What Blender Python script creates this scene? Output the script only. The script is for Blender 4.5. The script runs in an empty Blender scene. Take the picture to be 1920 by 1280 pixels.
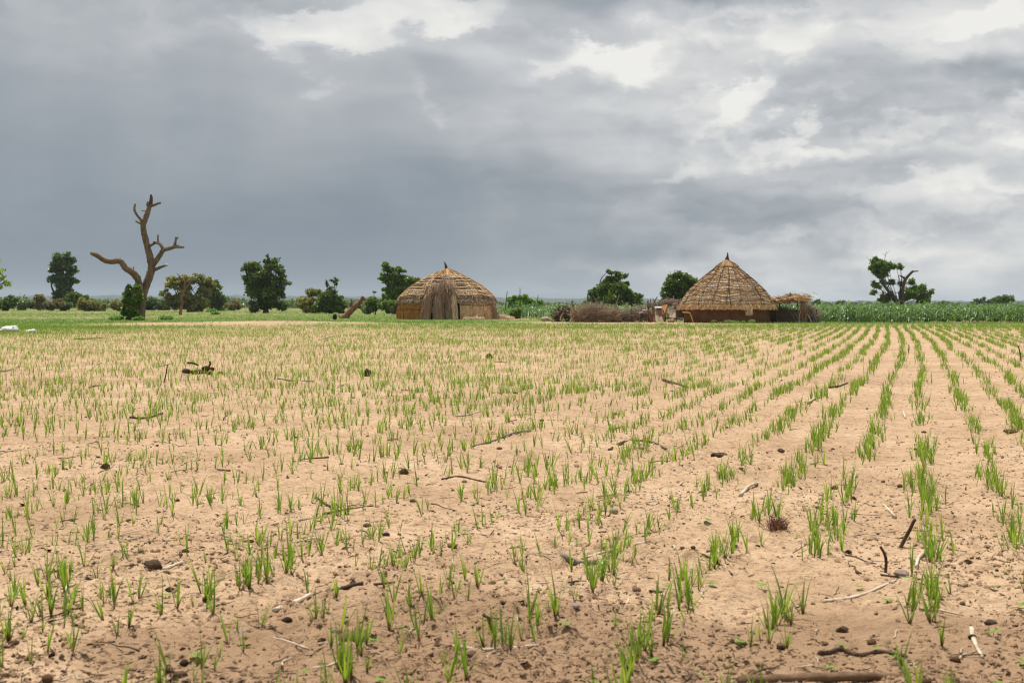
import bpy, math, random
import numpy as np
from mathutils import Vector, Matrix

random.seed(11)
RNG = np.random.default_rng(11)
S = bpy.context.scene
COL = S.collection
rad = math.radians

# ------------------------------------------------------------------ camera
F_PX = 2667.0                     # focal length in pixels of a 1920 px wide picture (50 mm on 36 mm)
HOR = 572.0                       # row of the true horizon
EYE = 0.95                        # eye height above the field
PITCH = math.atan((640.0 - HOR) / F_PX)
cam_d = bpy.data.cameras.new('camera')
cam_d.lens = 50.0
cam_d.sensor_width = 36.0
cam_d.clip_start = 0.05
cam_d.clip_end = 40000.0
cam_d.dof.use_dof = True
cam_d.dof.focus_distance = 11.5
cam_d.dof.aperture_fstop = 8.0
cam = bpy.data.objects.new('camera', cam_d)
cam.location = (0, 0, EYE)
cam.rotation_euler = (rad(90) - PITCH, 0, 0)
COL.objects.link(cam)
S.camera = cam

# ------------------------------------------------------------------ sky
SUN_EL, SUN_AZ = rad(69), rad(-28)          # azimuth from +Y (view direction) towards +X
world = bpy.data.worlds.new('World')
S.world = world
world.use_nodes = True
world.cycles.sampling_method = 'NONE'      # an even cloud cover needs no importance map
wt = world.node_tree
wt.nodes.clear()


def nd(t, kind, **kw):
    n = t.nodes.new(kind)
    for k, v in kw.items():
        setattr(n, k, v)
    return n


def mth(t, op, a, b=None, c=None, clamp=False):
    n = nd(t, 'ShaderNodeMath', operation=op, use_clamp=clamp)
    for i, v in enumerate((a, b, c)):
        if v is None:
            continue
        if isinstance(v, (int, float)):
            n.inputs[i].default_value = v
        else:
            t.links.new(v, n.inputs[i])
    return n.outputs[0]


def vmth(t, op, a, b=None, scale=None):
    n = nd(t, 'ShaderNodeVectorMath', operation=op)
    for i, v in enumerate((a, b)):
        if v is None:
            continue
        if isinstance(v, (tuple, list)):
            n.inputs[i].default_value = v
        else:
            t.links.new(v, n.inputs[i])
    if scale is not None:
        n.inputs['Scale'].default_value = scale
    return n.outputs[0]


def comb(t, x, y, z=0.0):
    n = nd(t, 'ShaderNodeCombineXYZ')
    for i, v in enumerate((x, y, z)):
        if isinstance(v, (int, float)):
            n.inputs[i].default_value = v
        else:
            t.links.new(v, n.inputs[i])
    return n.outputs[0]


def noise(t, vec, scale, detail=4.0, rough=0.55, lac=2.0, dist=0.0, out='Fac', dim='3D'):
    n = nd(t, 'ShaderNodeTexNoise', noise_dimensions=dim)
    n.inputs['Scale'].default_value = scale
    n.inputs['Detail'].default_value = detail
    n.inputs['Roughness'].default_value = rough
    n.inputs['Lacunarity'].default_value = lac
    n.inputs['Distortion'].default_value = dist
    if vec is not None:
        t.links.new(vec, n.inputs['Vector'])
    return n.outputs[out]


def lin(c):
    return tuple((v / 255.0 / 12.92) if v <= 10 else ((v / 255.0 + 0.055) / 1.055) ** 2.4 for v in c)


def build_sky(t):
    tc = nd(t, 'ShaderNodeTexCoord')
    sep = nd(t, 'ShaderNodeSeparateXYZ')
    t.links.new(tc.outputs['Generated'], sep.inputs[0])
    X, Y, Z = sep.outputs
    az = mth(t, 'ARCTAN2', X, Y)
    el = mth(t, 'ARCSINE', mth(t, 'MAXIMUM', Z, 0.0))
    U = mth(t, 'MULTIPLY', az, 2.667)          # 1 unit = 0.375 rad
    V = mth(t, 'MULTIPLY', el, 2.667)
    p = comb(t, U, V)
    q = comb(t, U, mth(t, 'MULTIPLY', V, 1.9))   # clouds lie wide and low
    w1 = vmth(t, 'SCALE', vmth(t, 'SUBTRACT', noise(t, q, 3.6, 2, 0.55, out='Color', dim='2D'), (0.5, 0.5, 0.5)), scale=0.20)
    w2 = vmth(t, 'SCALE', vmth(t, 'SUBTRACT', noise(t, q, 11.0, 5, 0.62, out='Color', dim='2D'), (0.5, 0.5, 0.5)), scale=0.12)
    pw = vmth(t, 'ADD', vmth(t, 'ADD', p, w1), w2)
    ps = vmth(t, 'ADD', p, vmth(t, 'SCALE', w1, scale=0.8))

    def blobs(vec, lst, grid=None, nu=31, nv=15):
        """the cloud masses as a coarse map: rows of stops over azimuth, blended over elevation"""
        gx = np.linspace(-80, 2000, nu)
        gy = np.linspace(592, -40, nv)
        A, B = np.meshgrid(gx, gy)
        M = np.zeros_like(A)
        if grid is not None:
            xs, ys, L = grid
            L = np.interp(np.array(L, float), [132, 148, 167, 191, 212, 233, 244], [0, 0.26, 0.44, 0.60, 0.75, 0.90, 1.0]) - 0.49
            rows = np.array([np.interp(gx, xs, r) for r in L])
            M += np.array([np.interp(gy[::-1], ys, rows[:, i])[::-1] for i in range(nu)]).T
        for (bx, by, rx, ry, a) in lst:
            r = np.sqrt(((A - bx) / max(rx, 58)) ** 2 + ((B - by) / max(ry, 40)) ** 2)
            M += a * np.where(r < 1, (1 - r) ** 2 * (1 + 2 * r), 0) * min(1.0, (rx * ry / (max(rx, 58) * max(ry, 40))) ** 0.4)
        sp = nd(t, 'ShaderNodeSeparateXYZ')
        t.links.new(vec, sp.inputs[0])
        u = mth(t, 'MULTIPLY_ADD', sp.outputs[0], 1000 / 2080.0, (960 + 80) / 2080.0)
        v = mth(t, 'MULTIPLY_ADD', sp.outputs[1], 1000 / 632.0, 20 / 632.0)
        acc = None
        for k in range(0, nv, 3):
            ru = nd(t, 'ShaderNodeValToRGB')
            ru.color_ramp.interpolation = 'EASE'
            e = ru.color_ramp.elements
            while len(e) < nu:
                e.new(0.5)
            for i in range(nu):
                e[i].position = i / (nu - 1)
                e[i].color = (*(0.5 + 0.5 * M[k + c, i] for c in range(3)), 1)
            rv = nd(t, 'ShaderNodeValToRGB')
            rv.color_ramp.interpolation = 'EASE'
            e = rv.color_ramp.elements
            ks = [j for j in range(k - 1, k + 4) if 0 <= j < nv]
            while len(e) < len(ks):
                e.new(0.5)
            for i, j in enumerate(ks):
                e[i].position = j / (nv - 1)
                e[i].color = (*(1.0 if j == k + c else 0.0 for c in range(3)), 1)
            t.links.new(u, ru.inputs[0])
            t.links.new(v, rv.inputs[0])
            d = nd(t, 'ShaderNodeVectorMath', operation='DOT_PRODUCT')
            t.links.new(ru.outputs[0], d.inputs[0])
            t.links.new(rv.outputs[0], d.inputs[1])
            acc = d.outputs['Value'] if acc is None else mth(t, 'ADD', acc, d.outputs['Value'])
        return mth(t, 'MULTIPLY_ADD', acc, 2.0, -1.0)
    # brightness of the cloud cover by azimuth (columns) and elevation (rows)
    GRID = ([50, 250, 450, 650, 850, 1050, 1250, 1450, 1650, 1850],
        [20, 80, 140, 200, 260, 320, 380, 440, 500, 550],
        [[169, 175, 181, 181, 195, 184, 181, 203, 194, 207],
        [175, 182, 206, 216, 205, 212, 221, 216, 223, 232],
        [171, 174, 186, 199, 180, 202, 228, 230, 224, 226],
        [164, 168, 178, 185, 187, 196, 198, 189, 192, 171],
        [160, 159, 169, 166, 162, 212, 217, 178, 202, 201],
        [153, 156, 164, 164, 157, 186, 198, 222, 182, 176],
        [149, 154, 156, 148, 148, 164, 197, 213, 200, 194],
        [142, 141, 142, 138, 145, 174, 161, 152, 182, 223],
        [140, 139, 139, 140, 148, 166, 210, 223, 227, 214],
        [138, 139, 139, 142, 154, 172, 211, 223, 227, 221]])
    SOFT = [  # streaks and bases: column, row, half width, half height, lighter or darker
        (1500, 312, 420, 26, -0.07), (1330, 380, 520, 30, -0.07), (1250, 445, 380, 36, -0.06),
        (990, 62, 130, 44, -0.08), (900, 140, 200, 30, -0.06), (1180, 4, 380, 30, -0.07), (450, 45, 110, 36, -0.06), (760, 330, 420, 60, -0.05),
    ]
    HARD = [  # sunlit heads with ragged rims
        (560, 85, 150, 95, 0.50), (700, 60, 190, 95, 0.50), (830, 25, 150, 75, 0.42), (640, 110, 220, 45, 0.20),
        (1160, 115, 130, 80, 0.42), (1050, 95, 130, 60, 0.28), (1240, 60, 200, 80, 0.16), (1480, 85, 170, 90, 0.34),
        (1370, 190, 90, 66, 0.62), (1340, 215, 110, 40, 0.22), (1880, 15, 120, 60, 0.44), (1850, 90, 150, 75, 0.34),
        (1870, 260, 150, 110, 0.36), (1660, 240, 160, 60, 0.26), (1500, 270, 190, 46, 0.36), (1290, 315, 130, 32, 0.34),
        (1510, 343, 170, 24, 0.40), (1680, 352, 100, 36, 0.34), (1850, 365, 220, 60, 0.30), (1730, 395, 240, 22, 0.24),
        (800, 200, 90, 32, 0.32), (1230, 478, 220, 34, 0.20), (1720, 432, 200, 34, 0.24), (1620, 455, 320, 34, 0.16), (90, 70, 200, 60, 0.14), (240, 55, 160, 40, 0.10),
        (970, 275, 260, 26, 0.12), (1150, 230, 240, 40, 0.14), (1500, 10, 300, 60, 0.12),
    ]
    so = blobs(ps, SOFT, GRID)
    ha = blobs(pw, HARD)
    mr = nd(t, 'ShaderNodeMapRange', interpolation_type='SMOOTHSTEP')
    for i, v in ((1, 0.07), (2, 0.32), (3, 0.0), (4, 0.20)):
        mr.inputs[i].default_value = v
    t.links.new(ha, mr.inputs[0])
    ha = mth(t, 'MULTIPLY_ADD', ha, 0.12, mr.outputs[0])
    # the same puffs shifted up give the light on their tops and the grey of their bases
    n1 = noise(t, vmth(t, 'ADD', q, w2), 3.2, 4, 0.52, dim='2D')
    qs = vmth(t, 'ADD', q, (0.010, 0.036, 0.0))
    n1s = noise(t, vmth(t, 'ADD', qs, w2), 3.2, 3, 0.52, dim='2D')
    n2 = noise(t, vmth(t, 'MULTIPLY', p, (0.8, 4.5, 0.0)), 3.4, 2, 0.5, dim='2D')
    n3 = noise(t, vmth(t, 'ADD', q, w1), 9.0, 3, 0.6, dim='2D')
    # left of the view a rain curtain veils the relief
    veil = mth(t, 'MULTIPLY_ADD', U, 1.6, 0.38, clamp=True)
    veil = mth(t, 'MAXIMUM', veil, mth(t, 'MULTIPLY_ADD', mth(t, 'SUBTRACT', V, 0.36), 3.0, 0.0, clamp=True))
    veil = mth(t, 'MULTIPLY_ADD', veil, 0.56, 0.08)
    det = mth(t, 'MULTIPLY', mth(t, 'SUBTRACT', n1, n1s), 1.0)
    m2 = nd(t, 'ShaderNodeMapRange', interpolation_type='SMOOTHSTEP')
    for i, v in ((1, 0.43), (2, 0.59), (3, -0.075), (4, 0.075)):
        m2.inputs[i].default_value = v
    t.links.new(n1, m2.inputs[0])
    det = mth(t, 'ADD', m2.outputs[0], det)
    det = mth(t, 'MULTIPLY_ADD', mth(t, 'SUBTRACT', n3, 0.5), 0.14, det)
    det = mth(t, 'MULTIPLY', det, veil)
    band = mth(t, 'MULTIPLY', mth(t, 'SUBTRACT', n2, 0.5), mth(t, 'MULTIPLY_ADD', U, 0.5, 0.26, clamp=True))
    det = mth(t, 'ADD', det, mth(t, 'MULTIPLY', band, 0.8))
    rain = noise(t, vmth(t, 'MULTIPLY', p, (1.0, 0.12, 0.0)), 7.0, 2, 0.5, dim='2D')
    rain = mth(t, 'MULTIPLY', mth(t, 'SUBTRACT', rain, 0.5), mth(t, 'MULTIPLY_ADD', U, -0.14, 0.02, clamp=True))
    val = mth(t, 'ADD', mth(t, 'ADD', mth(t, 'ADD', so, 0.475), ha), mth(t, 'ADD', det, rain))
    ramp = nd(t, 'ShaderNodeValToRGB')
    cr = ramp.color_ramp
    cr.interpolation = 'B_SPLINE'
    stops = [(0.0, (118, 132, 146)), (0.26, (138, 148, 157)), (0.44, (161, 167, 173)), (0.60, (188, 191, 195)),
             (0.75, (211, 212, 213)), (0.90, (234, 233, 229)), (1.0, (246, 244, 239))]
    while len(cr.elements) < len(stops):
        cr.elements.new(0.5)
    for e, (pos, c) in zip(cr.elements, stops):
        e.position = pos
        e.color = (*lin(c), 1)
    t.links.new(val, ramp.inputs[0])
    sky = nd(t, 'ShaderNodeTexSky', sky_type='NISHITA')
    sky.sun_disc = False
    sky.sun_elevation = SUN_EL
    sky.sun_rotation = SUN_AZ
    sky.air_density = 1.0
    sky.dust_density = 2.0
    up = nd(t, 'ShaderNodeVectorMath', operation='SCALE')
    t.links.new(ramp.outputs['Color'], up.inputs[0])
    up.inputs['Scale'].default_value = 8.6       # cloud light against the physically bright sky at strength 0.1
    mx = nd(t, 'ShaderNodeMix', data_type='RGBA')
    mx.inputs['Factor'].default_value = 0.97
    t.links.new(sky.outputs['Color'], mx.inputs['A'])
    t.links.new(up.outputs[0], mx.inputs['B'])
    bg = nd(t, 'ShaderNodeBackground')
    bg.inputs['Strength'].default_value = 0.1
    t.links.new(mx.outputs['Result'], bg.inputs['Color'])
    out = nd(t, 'ShaderNodeOutputWorld')
    t.links.new(bg.outputs[0], out.inputs['Surface'])


build_sky(wt)

# ------------------------------------------------------------------ sun, exposure
sun_d = bpy.data.lights.new('sun', 'SUN')
sun_d.energy = 5.0
sun_d.angle = rad(0.6)
sun_d.color = (1.0, 0.95, 0.86)
sun = bpy.data.objects.new('sun', sun_d)
sdir = Vector((math.cos(SUN_EL) * math.sin(SUN_AZ), math.cos(SUN_EL) * math.cos(SUN_AZ), math.sin(SUN_EL)))
sun.rotation_euler = sdir.to_track_quat('Z', 'Y').to_euler()
sun.location = sdir * 60
COL.objects.link(sun)
S.view_settings.view_transform = 'Standard'
S.view_settings.look = 'None'
S.view_settings.exposure = 0.2
S.view_settings.gamma = 1.0
S.view_settings.use_curve_mapping = False
S.render.engine = 'CYCLES'
S.cycles.max_bounces = 6
S.cycles.diffuse_bounces = 2
S.cycles.glossy_bounces = 2
S.cycles.transmission_bounces = 4
S.cycles.volume_bounces = 0
S.cycles.transparent_max_bounces = 8
S.cycles.use_denoising = True
S.cycles.pixel_filter_type = 'BLACKMAN_HARRIS'
S.cycles.filter_width = 1.15
S.cycles.caustics_reflective = False
S.cycles.caustics_refractive = False
S.cycles.sample_clamp_indirect = 4.0

# ================================================================== helpers
def G(px, py, z=0.0):
    """ground point seen at a pixel of the 1920 x 1280 photograph, used to read real positions off it"""
    xr, yr = (px - 960.0) / F_PX, -(py - 640.0) / F_PX
    d = np.array([xr, math.cos(PITCH) + yr * math.sin(PITCH), -math.sin(PITCH) + yr * math.cos(PITCH)])
    k = (z - EYE) / d[2]
    return np.array([d[0] * k, d[1] * k, z])


def A(px, py, depth):
    xr, yr = (px - 960.0) / F_PX, -(py - 640.0) / F_PX
    d = np.array([xr, math.cos(PITCH) + yr * math.sin(PITCH), -math.sin(PITCH) + yr * math.cos(PITCH)])
    k = depth / d[1]
    return np.array([d[0] * k, depth, EYE + d[2] * k])


def vnoise(x, y, seed=0):
    xi, yi = np.floor(x).astype(np.int64), np.floor(y).astype(np.int64)
    xf, yf = x - xi, y - yi

    def h(a, b):
        n = (a * 374761393 + b * 668265263 + seed * 1442695041) & 0x7fffffff
        n = ((n ^ (n >> 13)) * 1274126177) & 0x7fffffff
        n = (n ^ (n >> 16)) & 0xffff
        return n / 65535.0
    u, v = xf * xf * (3 - 2 * xf), yf * yf * (3 - 2 * yf)
    return (h(xi, yi) * (1 - u) + h(xi + 1, yi) * u) * (1 - v) + (h(xi, yi + 1) * (1 - u) + h(xi + 1, yi + 1) * u) * v


def fbm(x, y, seed=0, octv=4, gain=0.5):
    x, y = np.asarray(x, float), np.asarray(y, float)
    s, a, tot = 0.0, 1.0, 0.0
    for i in range(octv):
        s = s + a * vnoise(x * 2 ** i + 17.3 * i, y * 2 ** i + 9.1 * i, seed + i)
        tot += a
        a *= gain
    return s / tot - 0.5


def sstep(a, b, x):
    t = np.clip((x - a) / (b - a), 0, 1)
    return t * t * (3 - 2 * t)


# gentle swells: centre, half sizes, height
SWELLS = [(*G(470, 607)[:2], 4.5, 6.0, 0.12), (*G(1375, 609)[:2], 3.2, 1.6, 0.10), (*G(1260, 606)[:2], 2.6, 2.0, 0.05),
          (*G(1810, 602)[:2], 2.6, 2.2, 0.10), (*G(1480, 613)[:2], 4.0, 3.0, 0.03), (*G(640, 606)[:2], 4.0, 4.0, 0.05)]


def big(x, y):
    d = np.hypot(x, y)
    z = 0.05 * fbm(x / 9.0, y / 9.0, 3, 2) * sstep(3, 14, d) * (1 - sstep(300, 900, d))
    for (sx, sy, rx, ry, h) in SWELLS:
        z = z + h * np.exp(-((x - sx) / rx) ** 2 - ((y - sy) / ry) ** 2)
    return z


ROW_TAN, ROW_GAP = 0.289, 0.355


def row_x(y):
    return ROW_TAN * y - 0.00042 * np.clip(y - 16, 0, 45) ** 2


def zg(x, y):
    x, y = np.asarray(x, float), np.asarray(y, float)
    d = np.hypot(x, y)
    near = 1 - sstep(18, 60, d)
    z = big(x, y)
    ph = ((x - row_x(y)) * 0.96 / ROW_GAP) * 2 * math.pi
    z = z + near * (0.007 * np.cos(ph) + 0.052 * fbm(x / 0.55, y / 0.55, 21, 3))
    fine = 1 - sstep(9, 22, d)
    clod = np.clip(fbm(x / 0.075, y / 0.075, 31, 3) - 0.02, 0, 1)
    rough = 0.35 + 1.5 * sstep(-0.08, 0.22, fbm(x / 1.3, y / 1.3, 41, 3)) + 0.7 * (1 - sstep(3.6, 6.0, y))
    z = z + fine * (0.046 * clod * rough + 0.010 * fbm(x / 0.03, y / 0.03, 51, 2) * rough)
    return z


def zgs(x, y):
    return float(zg(np.array([x]), np.array([y]))[0])


BARE = [(G(450, 608), 7.5, 10.0), (G(1170, 606), 7.0, 4.0), (G(1330, 607), 4.5, 3.0), (G(1250, 605), 3.0, 4.0), (G(1810, 603), 3.5, 2.0),
        (G(1040, 604), 4.0, 3.5), (G(950, 599), 2.2, 4.0), (G(620, 606), 3.5, 4.0), (G(390, 608), 4.5, 5.0)]


def grass_mask(x, y):
    x, y = np.asarray(x, float), np.asarray(y, float)
    left = np.clip((-0.12 * y - x) / (0.25 * y), 0, 1)
    start = 60 - 14 * left
    m = sstep(start - 6, start + 9, y + 26 * fbm(x / 14.0, y / 5.0, 61, 3))
    m = m * (0.62 + 0.38 * sstep(-0.16, 0.08, fbm(x / 16.0, y / 7.0, 63, 3)))
    for c, rx, ry in BARE:
        m = m * (1 - (0.72 + 0.9 * fbm(x / 3.0, y / 3.0, 65, 3)) * np.exp(-(((x - c[0]) / rx) ** 2 + ((y - c[1]) / ry) ** 2) ** 2))
    return np.clip(m, 0, 1)


# ------------------------------------------------------------------ mesh building
def mesh_np(name, V, faces_by_n, smooth=False):
    """V (n,3); faces_by_n: list of (m,k) index arrays"""
    me = bpy.data.meshes.new(name)
    V = np.asarray(V, np.float32)
    me.vertices.add(len(V))
    me.vertices.foreach_set('co', V.ravel())
    fl = [np.asarray(f, np.int32) for f in faces_by_n if len(f)]
    loops = np.concatenate([f.ravel() for f in fl])
    tot = np.concatenate([np.full(len(f), f.shape[1], np.int32) for f in fl])
    start = np.concatenate([[0], np.cumsum(tot)[:-1]]).astype(np.int32)
    me.loops.add(len(loops))
    me.loops.foreach_set('vertex_index', loops)
    me.polygons.add(len(tot))
    me.polygons.foreach_set('loop_start', start)
    me.polygons.foreach_set('loop_total', tot)
    if smooth:
        me.polygons.foreach_set('use_smooth', np.ones(len(tot), bool))
    me.update(calc_edges=True)
    return me


class MB:
    """collects pieces of one mesh"""
    def __init__(self):
        self.v, self.q, self.t, self.n = [], [], [], 0

    def add(self, V, Q=None, T=None):
        V = np.asarray(V, float).reshape(-1, 3)
        self.v.append(V)
        if Q is not None and len(Q):
            self.q.append(np.asarray(Q, np.int64).reshape(-1, 4) + self.n)
        if T is not None and len(T):
            self.t.append(np.asarray(T, np.int64).reshape(-1, 3) + self.n)
        self.n += len(V)
        return self

    def mesh(self, name, smooth=False):
        fs = []
        if self.q:
            fs.append(np.concatenate(self.q))
        if self.t:
            fs.append(np.concatenate(self.t))
        return mesh_np(name, np.concatenate(self.v), fs, smooth)

    def build(self, name, m, parent=None, smooth=False, origin=None):
        if origin is not None:
            self.v = [v - np.asarray(origin)[None] for v in self.v]
        return obj(name, self.mesh(name, smooth), m, parent, loc=origin if parent is None else None)


def obj(name, me, m=None, parent=None, loc=None):
    o = bpy.data.objects.new(name, me)
    COL.objects.link(o)
    if m is not None and me is not None and not me.materials:
        me.materials.append(m)
    if parent is not None:
        o.parent = parent
    if loc is not None:
        o.location = [float(v) for v in loc]
    return o


def tag(o, label, cat, group=None, kind=None):
    if label:
        o['label'] = label
    if cat:
        o['category'] = cat
    if group:
        o['group'] = group
    if kind:
        o['kind'] = kind
    return o


def thing(name, label, cat, loc=(0, 0, 0), rz=0.0, group=None):
    o = obj(name, None, loc=loc)
    o.rotation_euler = (0, 0, rz)
    o.empty_display_size = 0.1
    return tag(o, label, cat, group)


def catmull(P, R, n):
    P, R = np.asarray(P, float), np.asarray(R, float)
    if len(P) == 2:
        s = np.linspace(0, 1, n + 1)[:, None]
        return P[0] * (1 - s) + P[1] * s, R[0] * (1 - s[:, 0]) + R[1] * s[:, 0]
    Q = np.vstack([2 * P[0] - P[1], P, 2 * P[-1] - P[-2]])
    out, ro = [], []
    for i in range(len(P) - 1):
        a, b, c, d = Q[i:i + 4]
        for k in range(n):
            s = k / n
            out.append(0.5 * (2 * b + (c - a) * s + (2 * a - 5 * b + 4 * c - d) * s * s + (3 * b - a - 3 * c + d) * s ** 3))
            ro.append(R[i] * (1 - s) + R[i + 1] * s)
    out.append(P[-1])
    ro.append(R[-1])
    return np.array(out), np.array(ro)


def tube(mb, P, R, sides=8, sub=4, jit=0.0, seed=0, flat=1.0):
    P, R = catmull(P, R, sub)
    rg = np.random.default_rng(seed)
    n = len(P)
    T = np.gradient(P, axis=0)
    T /= np.linalg.norm(T, axis=1)[:, None] + 1e-9
    a = np.array([0.0, 0.0, 1.0]) if abs(T[0][2]) < 0.9 else np.array([1.0, 0, 0])
    N = np.cross(T[0], a)
    N /= np.linalg.norm(N)
    V = []
    ang = np.arange(sides) * 2 * math.pi / sides
    base = 1 + jit * (rg.random(sides) - 0.5)
    for i in range(n):
        N = N - T[i] * N.dot(T[i])
        N /= np.linalg.norm(N) + 1e-9
        B = np.cross(T[i], N)
        r = R[i] * (base + jit * (rg.random(sides) - 0.5))
        V.append(P[i] + (np.cos(ang) * r)[:, None] * N + (np.sin(ang) * r * flat)[:, None] * B)
    V = np.concatenate(V + [P[:1], P[-1:]])
    Q, Tr = [], []
    for i in range(n - 1):
        for j in range(sides):
            k = (j + 1) % sides
            Q.append((i * sides + j, i * sides + k, (i + 1) * sides + k, (i + 1) * sides + j))
    for j in range(sides):
        k = (j + 1) % sides
        Tr.append((k, j, n * sides))
        Tr.append(((n - 1) * sides + j, (n - 1) * sides + k, n * sides + 1))
    mb.add(V, Q, Tr)
    return mb


def norm(v):
    return v / (np.linalg.norm(v, axis=-1, keepdims=True) + 1e-9)


def strands(mb, p0, p1, w, rg, bow=0.0):
    """flat straws: two quads each, slightly bowed"""
    n = len(p0)
    d = p1 - p0
    side = norm(np.cross(d, rg.normal(size=(n, 3)))) * (np.asarray(w).reshape(-1, 1) / 2)
    pm = (p0 + p1) / 2 + rg.normal(size=(n, 3)) * bow * np.linalg.norm(d, axis=1)[:, None]
    V = np.stack([p0 - side, p0 + side, pm + side, pm - side, p1 + side * 0.5, p1 - side * 0.5], 1).reshape(-1, 3)
    i = np.arange(n)[:, None] * 6
    mb.add(V, np.concatenate([i + np.array([[0, 1, 2, 3]]), i + np.array([[3, 2, 4, 5]])]))
    return mb


def twigs(mb, p0, pm, p1, r0, r1):
    """three-sided twigs bent once"""
    n = len(p0)
    d = norm(p1 - p0)
    a = norm(np.cross(d, np.where(np.abs(d[:, 2:3]) < 0.9, [[0, 0, 1.0]], [[1.0, 0, 0]])))
    b = np.cross(d, a)
    rings = []
    r0, r1 = np.broadcast_to(r0, (n,)), np.broadcast_to(r1, (n,))
    for p, r in ((p0, r0), (pm, (r0 + r1) / 2), (p1, r1)):
        for k in range(3):
            t = k * 2 * math.pi / 3
            rings.append(p + (a * math.cos(t) + b * math.sin(t)) * r[:, None])
    V = np.stack(rings, 1).reshape(-1, 3)
    i = np.arange(n)[:, None] * 9
    Q = []
    for s in (0, 3):
        for k in range(3):
            m = (k + 1) % 3
            Q.append(i + np.array([[s + k, s + m, s + 3 + m, s + 3 + k]]))
    T = [i + np.array([[0, 2, 1]]), i + np.array([[6, 7, 8]])]
    mb.add(V, np.concatenate(Q), np.concatenate(T))
    return mb


def lump(mb, c, r, seed=0, rings=7, segs=10, rough=0.35, squash=0.0):
    """uneven rounded lump (clod, stone, dung)"""
    rg = np.random.default_rng(seed)
    off = rg.random(3) * 50
    V = []
    for i in range(rings + 1):
        th = math.pi * i / rings
        for j in range(segs):
            ph = 2 * math.pi * j / segs
            n = np.array([math.sin(th) * math.cos(ph), math.sin(th) * math.sin(ph), math.cos(th)])
            k = 1 + rough * 2 * float(fbm(n[0] * 1.6 + off[0] + n[2], n[1] * 1.6 + off[1] - n[2] * 0.7, seed, 3))
            p = n * k * np.asarray(r)
            if squash and p[2] < -squash * r[2]:
                p[2] = -squash * r[2]
            V.append(np.asarray(c) + p)
    Q = []
    for i in range(rings):
        for j in range(segs):
            k = (j + 1) % segs
            Q.append((i * segs + j, (i + 1) * segs + j, (i + 1) * segs + k, i * segs + k))
    return mb.add(V, Q)


# ------------------------------------------------------------------ materials
def mat(name, cols, mode='noise', scale=5.0, rough=0.85, spec=0.2, trans=0.0, bump=0.0, bscale=40.0, stretch=(1, 1, 1), tcol=None, detail=4.0, rrough=0.6):
    m = bpy.data.materials.new(name)
    m.use_nodes = True
    t = m.node_tree
    t.nodes.clear()
    out = nd(t, 'ShaderNodeOutputMaterial')
    b = nd(t, 'ShaderNodeBsdfPrincipled')
    b.inputs['Roughness'].default_value = rough
    b.inputs['Specular IOR Level'].default_value = spec
    tc = nd(t, 'ShaderNodeTexCoord')
    mp = nd(t, 'ShaderNodeMapping')
    mp.inputs['Scale'].default_value = stretch
    t.links.new(tc.outputs['Object'], mp.inputs['Vector'])
    nf = noise(t, mp.outputs[0], scale, detail, rrough)
    fac = mth(t, 'MULTIPLY_ADD', mth(t, 'SUBTRACT', nf, 0.5), 2.2, 0.5, clamp=True)
    if mode == 'island':
        g = nd(t, 'ShaderNodeNewGeometry')
        fac = mth(t, 'MULTIPLY_ADD', fac, 0.35, mth(t, 'MULTIPLY', g.outputs['Random Per Island'], 0.65))
    elif mode == 'object':
        oi = nd(t, 'ShaderNodeObjectInfo')
        fac = mth(t, 'MULTIPLY_ADD', fac, 0.4, mth(t, 'MULTIPLY', oi.outputs['Random'], 0.6))
    rp = nd(t, 'ShaderNodeValToRGB')
    e = rp.color_ramp.elements
    while len(e) < len(cols):
        e.new(0.5)
    for i, c in enumerate(cols):
        e[i].position = i / (len(cols) - 1)
        e[i].color = (*c, 1)
    t.links.new(fac, rp.inputs[0])
    t.links.new(rp.outputs[0], b.inputs['Base Color'])
    if bump:
        bp = nd(t, 'ShaderNodeBump')
        bp.inputs['Strength'].default_value = 1.0
        bp.inputs['Distance'].default_value = bump
        t.links.new(noise(t, mp.outputs[0], bscale, 4, 0.6), bp.inputs['Height'])
        t.links.new(bp.outputs[0], b.inputs['Normal'])
    if trans:
        tr = nd(t, 'ShaderNodeBsdfTranslucent')
        if tcol:
            mxc = nd(t, 'ShaderNodeMix', data_type='RGBA', blend_type='MULTIPLY')
            mxc.inputs['Factor'].default_value = 1.0
            t.links.new(rp.outputs[0], mxc.inputs['A'])
            mxc.inputs['B'].default_value = (*tcol, 1)
            t.links.new(mxc.outputs['Result'], tr.inputs['Color'])
        else:
            t.links.new(rp.outputs[0], tr.inputs['Color'])
        mx = nd(t, 'ShaderNodeMixShader')
        mx.inputs[0].default_value = trans
        t.links.new(b.outputs[0], mx.inputs[1])
        t.links.new(tr.outputs[0], mx.inputs[2])
        t.links.new(mx.outputs[0], out.inputs['Surface'])
    else:
        t.links.new(b.outputs[0], out.inputs['Surface'])
    return m


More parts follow.
